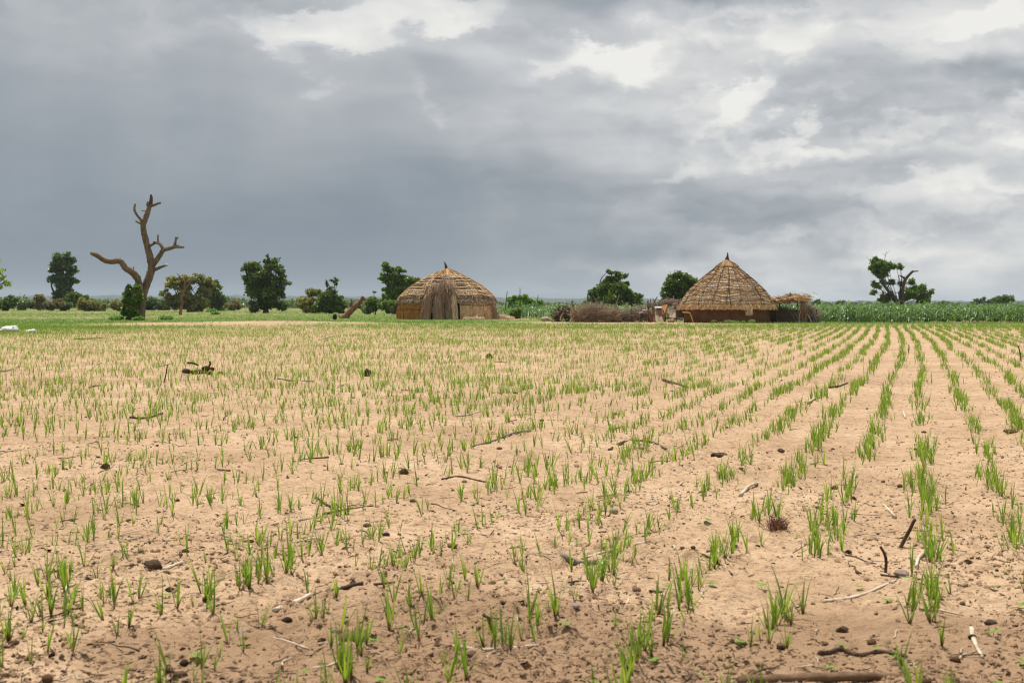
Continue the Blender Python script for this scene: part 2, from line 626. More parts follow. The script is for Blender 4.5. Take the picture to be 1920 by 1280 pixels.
M = {}
M['seedling'] = mat('seedling leaf', [(0.089, 0.191, 0.018), (0.171, 0.277, 0.028), (0.316, 0.394, 0.069)], 'island', 8, rough=0.36, spec=0.5, trans=0.42, tcol=(1.5, 1.5, 0.8))
M['seedling_near'] = mat('near seedling leaf', [(0.084, 0.184, 0.017), (0.163, 0.268, 0.026), (0.304, 0.378, 0.066)], 'object', 9, rough=0.34, spec=0.5, trans=0.45, tcol=(1.5, 1.5, 0.8))
M['sprout'] = mat('broad sprout leaf', [(0.16, 0.33, 0.03), (0.24, 0.42, 0.05)], 'island', 8, rough=0.5, spec=0.3, trans=0.4)
M['grass'] = mat('short grass', [(0.085, 0.19, 0.025), (0.136, 0.269, 0.038), (0.212, 0.325, 0.072)], 'island', 0.3, rough=0.5, spec=0.35, trans=0.35, tcol=(1.3, 1.35, 0.9))
M['weed'] = mat('low weed leaf', [(0.10, 0.20, 0.03), (0.20, 0.30, 0.06)], 'island', 0.4, rough=0.45, spec=0.4, trans=0.35)
M['millet'] = mat('millet leaf', [(0.044, 0.1, 0.015), (0.081, 0.163, 0.025), (0.15, 0.25, 0.056)], 'island', 0.5, rough=0.40, spec=0.42, trans=0.25, tcol=(1.3, 1.4, 0.8))
M['straw_pale'] = mat('bleached stalk', [(0.36, 0.28, 0.19), (0.55, 0.46, 0.34), (0.62, 0.55, 0.44)], 'noise', 30, rough=0.6, spec=0.3, bump=0.002, bscale=90, stretch=(1, 1, 1))
M['stick'] = mat('dark stick', [(0.035, 0.022, 0.014), (0.09, 0.058, 0.036), (0.17, 0.115, 0.075)], 'noise', 25, rough=0.85, bump=0.003, bscale=80)
M['greywood'] = mat('grey weathered wood', [(0.12, 0.095, 0.075), (0.24, 0.20, 0.165), (0.33, 0.28, 0.23)], 'noise', 20, rough=0.85, bump=0.003, bscale=70)
M['litter'] = mat('dead plant bits', [(0.03, 0.017, 0.011), (0.08, 0.048, 0.030), (0.15, 0.095, 0.058), (0.24, 0.16, 0.10), (0.50, 0.42, 0.31)], 'island', 3, rough=0.9, spec=0.1)
M['clod'] = mat('soil clod', [(0.10, 0.06, 0.036), (0.20, 0.125, 0.075), (0.32, 0.21, 0.13)], 'object', 30, rough=0.95, spec=0.05, bump=0.004, bscale=60)
M['dung'] = mat('dry dung', [(0.035, 0.022, 0.015), (0.085, 0.054, 0.034), (0.19, 0.125, 0.075)], 'noise', 14, rough=0.95, spec=0.1, bump=0.01, bscale=40)
M['stone'] = mat('field stone', [(0.16, 0.12, 0.095), (0.27, 0.22, 0.18), (0.38, 0.33, 0.29)], 'noise', 22, rough=0.9, bump=0.004, bscale=60)
M['brownstone'] = mat('brown stone', [(0.085, 0.05, 0.03), (0.16, 0.095, 0.055), (0.24, 0.16, 0.10)], 'noise', 22, rough=0.9, bump=0.004, bscale=50)
M['deadbark'] = mat('bare dead wood', [(0.06, 0.042, 0.03), (0.17, 0.115, 0.078), (0.22, 0.15, 0.105), (0.34, 0.27, 0.21)], 'noise', 4.0, rough=0.85, spec=0.15, bump=0.08, bscale=7.0, stretch=(2.0, 2.0, 0.5), detail=6)
M['redbark'] = mat('reddish dead wood', [(0.132, 0.066, 0.042), (0.228, 0.12, 0.078), (0.312, 0.192, 0.132)], 'noise', 2.0, rough=0.85, spec=0.15, bump=0.04, bscale=6.0, stretch=(2.5, 2.5, 0.6))
M['bark'] = mat('tree bark', [(0.045, 0.035, 0.027), (0.10, 0.078, 0.06)], 'noise', 2.0, rough=0.9, bump=0.03, bscale=6.0)
M['brush'] = mat('dry brush twigs', [(0.13, 0.09, 0.068), (0.276, 0.204, 0.157), (0.467, 0.364, 0.291)], 'island', 1.0, rough=0.85, spec=0.15)
M['brushbrown'] = mat('brown brush twigs', [(0.143, 0.094, 0.069), (0.305, 0.21, 0.146), (0.509, 0.376, 0.268)], 'island', 1.0, rough=0.85, spec=0.15)
M['thatch_gold'] = mat('golden thatch straw', [(0.333, 0.199, 0.094), (0.568, 0.366, 0.19), (0.74, 0.596, 0.358)], 'island', 1.3, rough=0.75, spec=0.2)
M['thatch_grey'] = mat('weathered thatch straw', [(0.154, 0.104, 0.072), (0.296, 0.212, 0.148), (0.522, 0.396, 0.288)], 'island', 1.0, rough=0.8, spec=0.2)
M['thatch_tan'] = mat('tan thatch straw', [(0.45, 0.293, 0.175), (0.712, 0.491, 0.307), (0.74, 0.74, 0.532)], 'island', 1.0, rough=0.8, spec=0.2)
M['curtain'] = mat('hanging straw', [(0.2, 0.116, 0.074), (0.339, 0.216, 0.142), (0.508, 0.35, 0.241)], 'island', 1.2, rough=0.8, spec=0.2)
M['wallmat'] = mat('woven straw mat', [(0.45, 0.199, 0.07), (0.63, 0.307, 0.114), (0.72, 0.398, 0.168)], 'noise', 1.2, rough=0.75, spec=0.2, bump=0.012, bscale=10, stretch=(3, 3, 0.8))
M['wallmat_pale'] = mat('pale woven straw mat', [(0.486, 0.288, 0.144), (0.684, 0.45, 0.252), (0.74, 0.648, 0.396)], 'noise', 1.6, rough=0.75, spec=0.2, bump=0.012, bscale=10, stretch=(3, 3, 0.8))
M['mud'] = mat('mud wall', [(0.092, 0.051, 0.029), (0.132, 0.076, 0.043), (0.172, 0.102, 0.061)], 'noise', 2.5, rough=0.95, spec=0.05, bump=0.03, bscale=9)
M['rope'] = mat('thatch rope', [(0.045, 0.028, 0.018), (0.09, 0.058, 0.036)], 'noise', 4, rough=0.9)
M['finial'] = mat('dark bound straw', [(0.05, 0.032, 0.022), (0.12, 0.08, 0.05)], 'noise', 6, rough=0.9)
M['hide'] = mat('pale cloth', [(0.38, 0.29, 0.21), (0.52, 0.41, 0.31), (0.60, 0.50, 0.39)], 'noise', 2.5, rough=0.9, bump=0.02, bscale=6, trans=0.35)
M['orange'] = mat('orange brown cloth', [(0.30, 0.13, 0.05), (0.42, 0.20, 0.085)], 'noise', 2.0, rough=0.9, bump=0.02, bscale=5)
M['tin'] = mat('pale sheet', [(0.42, 0.42, 0.43), (0.58, 0.58, 0.58)], 'noise', 3, rough=0.5, spec=0.4)
M['yellowpipe'] = mat('yellow painted pipe', [(0.42, 0.22, 0.03), (0.52, 0.29, 0.05)], 'noise', 6, rough=0.6, spec=0.4)
M['white'] = mat('white plastic', [(0.502, 0.494, 0.502), (0.608, 0.6, 0.6)], 'noise', 5, rough=0.55, spec=0.35, bump=0.02, bscale=9)
M['black'] = mat('charred wood and hut shade', [(0.012, 0.010, 0.009), (0.03, 0.026, 0.022)], 'noise', 9, rough=0.8, bump=0.01, bscale=20)  # also the painted shade inside the dome hut


def leafmat(name, c, yellow=0.0):
    c = np.array(c) * 1.95
    return mat(name, [tuple(c * 0.5), tuple(c * 0.9), tuple(c * 1.1), tuple(c * 1.5), tuple(c * 2.6 + np.array([0.02, 0.015, 0.0]) * yellow)], 'island', 0.35, rough=0.42, spec=0.4, trans=0.36, tcol=(1.4, 1.4, 0.7))  # brightest stop paints highlights into the colour of some leaves


M['leaf_dark'] = leafmat('dark green leaves', (0.048, 0.072, 0.016))
M['leaf_blue'] = leafmat('bluish green leaves', (0.040, 0.062, 0.022))
M['leaf_mid'] = leafmat('mid green leaves', (0.060, 0.095, 0.020))
M['leaf_olive'] = leafmat('olive leaves', (0.10, 0.10, 0.032), 1)
M['leaf_pale'] = leafmat('pale green leaves', (0.13, 0.17, 0.045), 1)
M['leaf_bright'] = leafmat('bright green leaves', (0.075, 0.14, 0.030), 1)
M['leaf_brown'] = leafmat('brownish leaves', (0.085, 0.075, 0.042), 1)

# ================================================================== ground
def ground_material():
    m = bpy.data.materials.new('sandy field soil')
    m.use_nodes = True
    t = m.node_tree
    t.nodes.clear()
    out = nd(t, 'ShaderNodeOutputMaterial')
    b = nd(t, 'ShaderNodeBsdfPrincipled')
    b.inputs['Roughness'].default_value = 0.95
    b.inputs['Specular IOR Level'].default_value = 0.08
    tc = nd(t, 'ShaderNodeTexCoord')
    P = tc.outputs['Object']

    def ramp(f, stops):
        r = nd(t, 'ShaderNodeValToRGB')
        e = r.color_ramp.elements
        while len(e) < len(stops):
            e.new(0.5)
        for i, (p, c) in enumerate(stops):
            e[i].position = p
            e[i].color = (*c, 1)
        t.links.new(f, r.inputs[0])
        return r.outputs[0]

    def mix(f, a, c, mode='MIX'):
        n = nd(t, 'ShaderNodeMix', data_type='RGBA', blend_type=mode)
        for s, v in (('Factor', f), ('A', a), ('B', c)):
            if isinstance(v, (int, float)):
                n.inputs[s].default_value = v
            elif isinstance(v, tuple):
                n.inputs[s].default_value = (*v, 1)
            else:
                t.links.new(v, n.inputs[s])
        return n.outputs['Result']
    wide = noise(t, P, 0.8, 5, 0.62)
    sand = ramp(wide, [(0.30, (0.385, 0.260, 0.161)), (0.50, (0.485, 0.338, 0.216)), (0.70, (0.55, 0.395, 0.265))])
    mid = noise(t, P, 9.0, 5, 0.68)
    sand = mix(1.0, sand, ramp(mid, [(0.28, (0.58, 0.54, 0.50)), (0.44, (0.93, 0.92, 0.91)), (0.60, (1.07, 1.07, 1.07))]), 'MULTIPLY')
    sand = mix(1.0, sand, ramp(noise(t, P, 27.0, 4, 0.7), [(0.30, (0.66, 0.62, 0.58)), (0.44, (0.96, 0.95, 0.95)), (0.62, (1.08, 1.08, 1.08))]), 'MULTIPLY')
    # crumbs of dead plant matter mixed into the sand
    sp = noise(t, P, 62.0, 3, 0.6)
    sp2 = noise(t, P, 3.5, 3, 0.6)
    sm = mth(t, 'MULTIPLY', mth(t, 'MULTIPLY_ADD', sp, 9.0, -5.15, clamp=True), mth(t, 'MULTIPLY_ADD', sp2, 3.0, -0.75, clamp=True))
    sand = mix(sm, sand, (0.10, 0.062, 0.038))
    grain = noise(t, P, 210.0, 2, 0.6)
    sand = mix(1.0, sand, ramp(grain, [(0.30, (0.84, 0.82, 0.80)), (0.60, (1.06, 1.06, 1.06))]), 'MULTIPLY')
    at = nd(t, 'ShaderNodeAttribute', attribute_name='cover')
    sepc = nd(t, 'ShaderNodeSeparateColor')
    t.links.new(at.outputs['Color'], sepc.inputs[0])
    gn = noise(t, P, 0.5, 5, 0.6)
    grass = ramp(gn, [(0.30, (0.072, 0.128, 0.024)), (0.5, (0.112, 0.178, 0.035)), (0.72, (0.18, 0.22, 0.058))])
    col = mix(sepc.outputs[0], sand, grass)
    far = ramp(noise(t, P, 0.012, 5, 0.6), [(0.35, (0.030, 0.050, 0.022)), (0.55, (0.075, 0.095, 0.04)), (0.7, (0.20, 0.17, 0.09))])
    col = mix(sepc.outputs[1], col, far)
    # damp, trodden soil with a shape of its own
    col = mix(sepc.outputs[2], col, (0.26, 0.162, 0.096))
    t.links.new(col, b.inputs['Base Color'])
    bp = nd(t, 'ShaderNodeBump')
    bp.inputs['Strength'].default_value = 0.9
    bp.inputs['Distance'].default_value = 0.02
    h = mth(t, 'MULTIPLY_ADD', noise(t, P, 130.0, 3, 0.65), 0.35, noise(t, P, 34.0, 4, 0.65))
    t.links.new(h, bp.inputs['Height'])
    t.links.new(bp.outputs[0], b.inputs['Normal'])
    t.links.new(b.outputs[0], out.inputs['Surface'])
    return m


def build_ground():
    r = [0.01, 0.4, 0.9, 1.4, 1.9, 2.3, 2.7]
    k = 1422 * EYE
    q = k / 2.9
    while k / q < 75:
        r.append(k / q)
        q -= 1.05 if k / q < 9 else 0.8
    x = r[-1]
    while x < 9000:
        x *= 1.03 if x < 400 else 1.09
        r.append(x)
    r = np.array(r)
    a0 = np.linspace(rad(-25), rad(25), 450)
    a1 = rad(25) + (rad(335) - rad(25)) * np.linspace(0, 1, 90)[1:-1]
    az = np.concatenate([a0, a1])
    R, AZ = np.meshgrid(r, az, indexing='ij')
    X, Y = R * np.sin(AZ), R * np.cos(AZ)
    Z = zg(X.ravel(), Y.ravel()).reshape(X.shape)
    Z[0] = Z[0].mean()
    nr, na = R.shape
    V = np.stack([X, Y, Z], -1).reshape(-1, 3)
    i, j = np.meshgrid(np.arange(nr - 1), np.arange(na), indexing='ij')
    jn = (j + 1) % na
    Q = np.stack([i * na + j, i * na + jn, (i + 1) * na + jn, (i + 1) * na + j], -1).reshape(-1, 4)
    me = mesh_np('field', V, [Q], True)
    g = grass_mask(V[:, 0], V[:, 1])
    d = np.hypot(V[:, 0], V[:, 1])
    fr = sstep(330, 520, d)
    damp = 0.72 * sstep(0.0, 0.20, fbm(V[:, 0] / 1.6, V[:, 1] / 1.6, 71, 4) + 0.16 * (1 - sstep(3.6, 5.4, V[:, 1])) - 0.02) * (1 - 0.8 * sstep(5.0, 9.0, d)) * (1 - sstep(20, 50, d))
    ca = me.color_attributes.new('cover', 'FLOAT_COLOR', 'POINT')
    ca.data.foreach_set('color', np.stack([g * 0.9, fr, damp, np.ones_like(g)], -1).astype(np.float32).ravel())
    o = obj('field', me, ground_material())
    tag(o, 'sandy ploughed field with green cover towards the huts', None, kind='structure')


build_ground()


def build_hills():
    n = 420
    az = np.linspace(rad(-38), rad(38), n)
    rs = [3000, 3800, 4600, 5400, 5800, 6200, 6800]
    prof = [0, 6, 16, 32, 38, 34, 12]
    px = 960 + np.tan(az) * F_PX
    # ridge height falls away to the right
    ridge = 0.72 + 0.5 * fbm(az * 14, az * 0 + 1.3, 81, 4) + 0.25 * np.exp(-((px - 350) / 420) ** 2) - 0.30 * sstep(1000, 1500, px)
    V = []
    for R, h in zip(rs, prof):
        tree = 9.0 * (np.abs(fbm(az * 150, az * 0 + R * 0.01, 83, 3)) * 2) * (h > 6)
        z = h * ridge + tree + 3.0 * fbm(az * 30, az * 0 + R * 0.003, 85, 3) * (h > 0) - (1.0 if h == 0 else 0)
        V.append(np.stack([R * np.sin(az), R * np.cos(az), z], -1))
    V = np.concatenate(V)
    i, j = np.meshgrid(np.arange(len(rs) - 1), np.arange(n - 1), indexing='ij')
    Q = np.stack([i * n + j, i * n + j + 1, (i + 1) * n + j + 1, (i + 1) * n + j], -1).reshape(-1, 4)
    m = mat('wooded hillside', [(0.022, 0.038, 0.020), (0.045, 0.065, 0.030), (0.13, 0.125, 0.075)], 'noise', 0.014, rough=0.95, spec=0.05, detail=6, rrough=0.65)
    o = obj('hills', mesh_np('hills', V, [Q]), m)
    tag(o, 'low wooded hills fading blue along the horizon', None, kind='structure')


build_hills()

# the foot of each near seedling is reddish
def red_foot(m):
    t = m.node_tree
    rp = [n for n in t.nodes if n.type == 'VALTORGB'][0]
    tc = [n for n in t.nodes if n.type == 'TEX_COORD'][0]
    sep = nd(t, 'ShaderNodeSeparateXYZ')
    t.links.new(tc.outputs['Object'], sep.inputs[0])
    f = mth(t, 'MULTIPLY_ADD', sep.outputs[2], -45.0, 1.35, clamp=True)
    mx = nd(t, 'ShaderNodeMix', data_type='RGBA')
    t.links.new(f, mx.inputs['Factor'])
    mx.inputs['B'].default_value = (0.12, 0.075, 0.03, 1)
    for l in [l for l in t.links if l.from_node == rp]:
        to = l.to_socket
        t.links.remove(l)
        t.links.new(mx.outputs['Result'], to)
    t.links.new(rp.outputs[0], mx.inputs['A'])


red_foot(M['seedling_near'])


# ================================================================== huts
def ring_cloth(mb, rz, cx, cy, a0, a1, seg=96, jit=0.0, seed=0):
    """surface of revolution through (radius, height) pairs"""
    rg = np.random.default_rng(seed)
    an = np.linspace(a0, a1, seg + 1)
    V = []
    for (r, z) in rz:
        rr = r * (1 + jit * (rg.random(seg + 1) - 0.5))
        V.append(np.stack([cx + rr * np.sin(an), cy - rr * np.cos(an), np.full(seg + 1, z)], -1))
    n = seg + 1
    i, j = np.meshgrid(np.arange(len(rz) - 1), np.arange(seg), indexing='ij')
    Q = np.stack([i * n + j, i * n + j + 1, (i + 1) * n + j + 1, (i + 1) * n + j], -1).reshape(-1, 4)
    return mb.add(np.concatenate(V), Q)


def thatch_course(name, prof, u0, u1, lift, nst, m, parent, seed, wst=0.03, over=0.12, wob=0.03):
    """one course of straw laid round the roof between two stations of its profile, butt ends standing proud"""
    rg = np.random.default_rng(seed)
    nst, wst = int(nst * 1.5), wst * 0.75
    pr = np.array(prof, float)
    L = np.concatenate([[0], np.cumsum(np.hypot(*np.diff(pr, axis=0).T))])
    L /= L[-1]

    def at(u):
        return np.interp(u, L, pr[:, 0]), np.interp(u, L, pr[:, 1])
    mb = MB()
    # the packed body of the course
    us = [u0, (u0 + u1) / 2, u1]
    rz = []
    for u, l in zip(us, (0.0, lift * 0.55, lift)):
        r, z = at(u)
        rz.append((r + l * 0.75, z + l * 0.5))
    r, z = at(u1)
    rz.append((r - 0.02, z - 0.01))
    ring_cloth(mb, rz, 0, 0, 0, 2 * math.pi, 72, 0.012, seed)
    a = rg.random(nst) * 2 * math.pi
    ua = u0 + (u1 - u0) * (rg.random(nst) * 0.75 - 0.1)
    ub = u1 + (u1 - u0) * over * (rg.random(nst) * 2 - 0.7) + wob * (u1 - u0) * np.sin(a * 7 + seed)
    ua, ub = np.clip(ua, 0.0, 1), np.clip(ub, 0, 1.06)
    ra, za = at(ua)
    rb, zb = at(np.minimum(ub, 1))
    ex = np.maximum(ub - 1, 0)
    rb = rb + ex * 1.2
    zb = zb - ex * 2.5
    fa = (ua - u0) / (u1 - u0)
    la = lift * np.clip(fa, 0, 1) + 0.012 + 0.02 * rg.random(nst)
    lb = lift * (0.9 + 0.5 * rg.random(nst)) + 0.02
    da = rg.normal(size=nst) * 0.03
    P0 = np.stack([(ra + la * 0.75) * np.sin(a), -(ra + la * 0.75) * np.cos(a), za + la * 0.55], -1)
    P1 = np.stack([(rb + lb * 0.75) * np.sin(a + da), -(rb + lb * 0.75) * np.cos(a + da), zb + lb * 0.55], -1)
    strands(mb, P0, P1, wst * (0.6 + 0.8 * rg.random(nst)), rg, 0.02)
    return mb.build(name, m, parent)


def rope_ring(mb, prof, u, lift, rr, seed, wav=0.012, seg=70):
    rg = np.random.default_rng(seed)
    pr = np.array(prof, float)
    L = np.concatenate([[0], np.cumsum(np.hypot(*np.diff(pr, axis=0).T))])
    L /= L[-1]
    an = np.linspace(0, 2 * math.pi, seg)
    uu = u + wav * np.sin(an * 5 + rg.random() * 6) + wav * 0.7 * np.sin(an * 11 + rg.random() * 6)
    r, z = np.interp(uu, L, pr[:, 0]) + lift * 0.75, np.interp(uu, L, pr[:, 1]) + lift * 0.6
    tube(mb, np.stack([r * np.sin(an), -r * np.cos(an), z], -1), np.full(seg, rr), 4, 1)


def conical_hut():
    D = 77.0
    s = D / F_PX
    c = A(1363, 606, D)
    c[2] = zgs(c[0], c[1]) - 0.02
    top = A(1366, 476, D)[2] - c[2]

    def H(py):
        return A(1363, py, D)[2] - c[2]
    h = thing('thatched_hut', 'round mud hut with a tall pointed cone roof of golden thatch', 'hut', c)
    # wall
    mb = MB()
    ring_cloth(mb, [(80 * s, -0.15), (80.5 * s, H(598)), (80 * s, H(588)), (79 * s, H(572))], 0, 0, 0, 2 * math.pi, 80, 0.012, 5)
    mb.build('mud_wall', M['mud'], h, smooth=True)
    prof = [(1.5 * s, H(487)), (8 * s, H(493)), (18 * s, H(502)), (36 * s, H(516)), (54 * s, H(531)), (68 * s, H(544.5)), (78 * s, H(557)), (86.5 * s, H(571)), (90 * s, H(581))]
    roof = obj('roof', None, parent=h)
    us = np.linspace(0.135, 0.985, 11)
    for i in range(len(us) - 1):
        thatch_course('thatch_course', prof, us[i] - 0.012, us[i + 1], 0.055 if i < 9 else 0.09, 460 + 80 * i, M['thatch_tan'] if i % 3 else M['thatch_gold'], roof, 100 + i, 0.030, 0.18 if i < 9 else 0.42)
    # the cap: straw gathered to a point and bound
    thatch_course('ridge_cap', prof, 0.0, 0.16, 0.10, 420, M['thatch_gold'], roof, 131, 0.03, 0.12)
    mb = MB()
    tube(mb, [(0.0, 0, H(490)), (0.01, 0, H(484)), (0.03, 0.0, H(479)), (0.02, 0, H(475)), (0.05, 0, H(473.5))], [0.15, 0.085, 0.05, 0.03, 0.012], 9, 3, 0.3, 3)
    mb.build('finial', M['finial'], h, smooth=True)
    for k, u in enumerate([0.155, 0.17] + list(us[2:-1:1])):
        mb = MB()
        rope_ring(mb, prof, u - 0.03, 0.085, 0.016, 40 + k, 0.014)
        mb.build('binding_rope', M['rope'], roof)
    pr = np.array(prof)
    L = np.concatenate([[0], np.cumsum(np.hypot(*np.diff(pr, axis=0).T))])
    L /= L[-1]
    for k in range(21):
        rg = np.random.default_rng(300 + k)
        u = np.linspace(0.16, 0.93, 12)
        a = k * 2 * math.pi / 21 + 0.13 * rg.normal() + 0.05 * np.cumsum(rg.normal(size=12)) * 0.5
        r, z = np.interp(u, L, pr[:, 0]) + 0.075, np.interp(u, L, pr[:, 1]) + 0.06
        mb = MB()
        tube(mb, np.stack([r * np.sin(a), -r * np.cos(a), z], -1), np.full(12, 0.015), 4, 1)
        mb.build('binding_rope', M['rope'], roof)
    # a torn flap of straw hanging from the eave
    rg = np.random.default_rng(9)
    n = 60
    a = 0.30 + 0.03 * rg.normal(size=n)
    p0 = np.stack([92 * s * np.sin(a), -92 * s * np.cos(a), np.full(n, H(579)) + 0.05], -1)
    p1 = p0 + np.stack([0.05 * rg.normal(size=n), -0.06 + 0.03 * rg.normal(size=n), -0.30 - 0.1 * rg.random(n)], -1)
    mb = MB()
    strands(mb, p0, p1, np.full(n, 0.03), rg, 0.05)
    mb.build('loose_straw', M['thatch_tan'], roof)
    return h


def dome_hut():
    D = 96.0
    s = D / F_PX
    c = A(838, 599, D)
    c[2] = zgs(c[0], c[1]) - 0.03

    def H(py):
        return A(838, py, D)[2] - c[2]
    h = thing('dome_hut', 'low wide straw hut with dark domed thatch, orange mat walls and hanging straw doorway', 'hut', c)
    W = [(93.5 * s, -0.1), (93.5 * s, H(586)), (92 * s, H(575)), (88.5 * s, H(563))]
    # mats, one beside the other, hung round the hut; the doorway is left open
    gaps = [(-2.75, -1.55), (-1.53, -0.98), (-0.96, -0.42), (0.30, 1.05), (1.07, 1.62), (1.64, 2.75), (2.77, 3.53)]
    for k, (a0, a1) in enumerate(gaps):
        mb = MB()
        prof = [(r + (0.02 if k % 2 else 0.0), z) for r, z in W]
        ring_cloth(mb, prof, 0, 0, a0, a1, 26, 0.004, 60 + k)
        rg = np.random.default_rng(70 + k)
        n = 520
        a = a0 + (a1 - a0) * rg.random(n)
        z0 = H(598) + (H(566) - H(598)) * rg.random(n)
        f = np.interp(z0, [w[1] for w in W], [w[0] for w in W]) + 0.03
        p0 = np.stack([f * np.sin(a), -f * np.cos(a), z0], -1)
        a2 = a + 0.018 * rg.normal(size=n) + 0.035
        z2 = z0 + 0.20 + 0.14 * rg.random(n)
        f2 = np.interp(z2, [w[1] for w in W], [w[0] for w in W]) + 0.035
        strands(mb, p0, np.stack([f2 * np.sin(a2), -f2 * np.cos(a2), z2], -1), np.full(n, 0.03), rg, 0.01)
        mb.build('wall_mat', M['wallmat_pale'] if k in (3, 4, 5) else M['wallmat'], h)
        if k in (1, 2, 3, 4):
            mb = MB()
            zz = H(580.5 if k < 3 else 572)
            fr = np.interp(zz, [w[1] for w in W], [w[0] for w in W]) + 0.05
            an = np.linspace(a0 + 0.02, a1 - 0.02, 12)
            tube(mb, np.stack([fr * np.sin(an), -fr * np.cos(an), zz + 0.02 * np.sin(an * 6)], -1), np.full(12, 0.016), 5, 1)
            mb.build('tie_pole', M['stick'], h)
    # black shell that paints the shade inside the hut, behind the doorway
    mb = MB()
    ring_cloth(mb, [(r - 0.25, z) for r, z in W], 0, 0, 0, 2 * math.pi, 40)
    mb.build('shade_shell', M['black'], h)
    prof = [(2 * s, H(503)), (8 * s, H(509)), (20 * s, H(516)), (36 * s, H(523)), (50 * s, H(530.5)), (62 * s, H(538)), (72 * s, H(545.5)), (81 * s, H(554)), (88 * s, H(562)), (92.5 * s, H(570))]
    roof = obj('roof', None, parent=h)
    us = np.linspace(0.20, 0.985, 9)
    mats = ['thatch_tan', 'thatch_grey', 'thatch_grey', 'thatch_grey', 'thatch_grey', 'thatch_tan', 'thatch_grey', 'thatch_grey']
    for i in range(8):
        thatch_course('thatch_course', prof, us[i] - 0.015, us[i + 1], 0.13, 620 + 90 * i, M[mats[i]], roof, 200 + i, 0.034, 0.30, 0.10)
    thatch_course('ridge_cap', prof, 0.0, 0.235, 0.12, 600, M['thatch_gold'], roof, 231, 0.03, 0.15)
    for k, u in enumerate(us[1:-1]):
        mb = MB()
        rope_ring(mb, prof, u - 0.035, 0.17, 0.03, 240 + k, 0.014)
        mb.build('binding_rope', M['thatch_tan'], roof)
    # golden straw combed over the flanks of the dome
    pr = np.array(prof)
    L = np.concatenate([[0], np.cumsum(np.hypot(*np.diff(pr, axis=0).T))])
    L /= L[-1]
    for k, (am, wd, n) in enumerate([(-1.45, 0.26, 420), (1.30, 0.16, 260), (0.75, 0.06, 90), (-0.55, 0.05, 70)]):
        rg = np.random.default_rng(260 + k)
        a = am + wd * rg.normal(size=n) * 0.6
        u0 = 0.15 + 0.62 * rg.random(n)
        u1 = np.minimum(u0 + 0.14 + 0.1 * rg.random(n), 1.0)
        r0, z0 = np.interp(u0, L, pr[:, 0]) + 0.13, np.interp(u0, L, pr[:, 1]) + 0.12
        r1, z1 = np.interp(u1, L, pr[:, 0]) + 0.15, np.interp(u1, L, pr[:, 1]) + 0.12
        a2 = a + 0.05 * rg.normal(size=n)
        mb = MB()
        strands(mb, np.stack([r0 * np.sin(a), -r0 * np.cos(a), z0], -1), np.stack([r1 * np.sin(a2), -r1 * np.cos(a2), z1], -1), np.full(n, 0.028), rg, 0.02)
        mb.build('combed_straw', M['thatch_gold'], roof)
    mb = MB()
    tube(mb, [(0.0, 0, H(511)), (-0.02, 0, H(505)), (-0.06, 0, H(499)), (-0.12, 0, H(494)), (-0.16, 0, H(490.5))], [0.24, 0.13, 0.085, 0.05, 0.018], 9, 3, 0.3, 3)
    mb.build('finial', M['finial'], h, smooth=True)

    # straw curtains hung over the doorway, each a thick sheaf
    def sheaf(name, top, bot, wt, wb, dep, n, seed, m):
        rg = np.random.default_rng(seed)
        mb = MB()
        top, bot = np.array(top), np.array(bot)
        P = [top, top * 0.6 + bot * 0.4 + np.array([0, -0.12, 0.05]), bot]
        pp, rr = catmull(P, [wt * 0.8, (wt + wb) / 2 * 0.92, wb * 0.92], 6)
        tube(mb, P, [wt * 0.8, (wt + wb) / 2 * 0.92, wb * 0.92], 16, 6, 0.08, seed, flat=dep)
        a = rg.random(n) * 2 * math.pi
        u = rg.random(n) * 0.75
        v = np.minimum(u + 0.18 + 0.15 * rg.random(n), 1.05)

        def at(t_, a_, k):
            i = np.clip(t_, 0, 1) * (len(pp) - 1)
            p = np.stack([np.interp(i, np.arange(len(pp)), pp[:, c_]) for c_ in range(3)], -1)
            r = np.interp(i, np.arange(len(pp)), rr) * k
            p[:, 2] -= np.maximum(t_ - 1, 0) * 1.5
            return p + np.stack([np.cos(a_) * r, np.sin(a_) * r * dep, 0 * r], -1)
        strands(mb, at(u, a, 1.0 + 0.06 * rg.random(n)), at(v, a + 0.12 * rg.normal(size=n), 1.03 + 0.10 * rg.random(n)), np.full(n, 0.028), rg, 0.03)
        return mb.build(name, m, h)
    X = lambda px: (px - 838) * s
    sheaf('straw_curtain', (X(810), -2.75, H(536)), (X(803.5), -3.70, H(600)), 0.24, 0.31, 0.55, 950, 271, M['curtain'])
    sheaf('straw_curtain', (X(827), -2.70, H(534)), (X(827.5), -3.75, H(600)), 0.27, 0.38, 0.55, 1100, 272, M['curtain'])
    sheaf('straw_curtain', (X(843), -2.60, H(531)), (X(846.5), -3.70, H(600)), 0.22, 0.24, 0.55, 1000, 273, M['curtain'])
    sheaf('straw_curtain', (X(852), -2.75, H(540)), (X(858.5), -3.80, H(600)), 0.14, 0.19, 0.55, 500, 274, M['thatch_tan'])
    # straw thrown over the top of the doorway
    rg = np.random.default_rng(275)
    n = 700
    px = 806 + 50 * rg.random(n)
    yy = np.where(px > 830, -2.9, -2.75) + 0.25 * rg.normal(size=n)
    zt = H(531) + 0.16 * rg.normal(size=n) - 0.012 * np.abs(px - 838) - 0.05
    p0 = np.stack([X(px), yy, zt], -1)
    p1 = p0 + np.stack([0.16 * rg.normal(size=n) + (px - 832) * 0.006, -0.30 - 0.12 * rg.random(n), -0.42 - 0.25 * rg.random(n)], -1)
    mb = MB()
    strands(mb, p0, p1, np.full(n, 0.03), rg, 0.06)
    mb.build('loose_straw', M['curtain'], h)
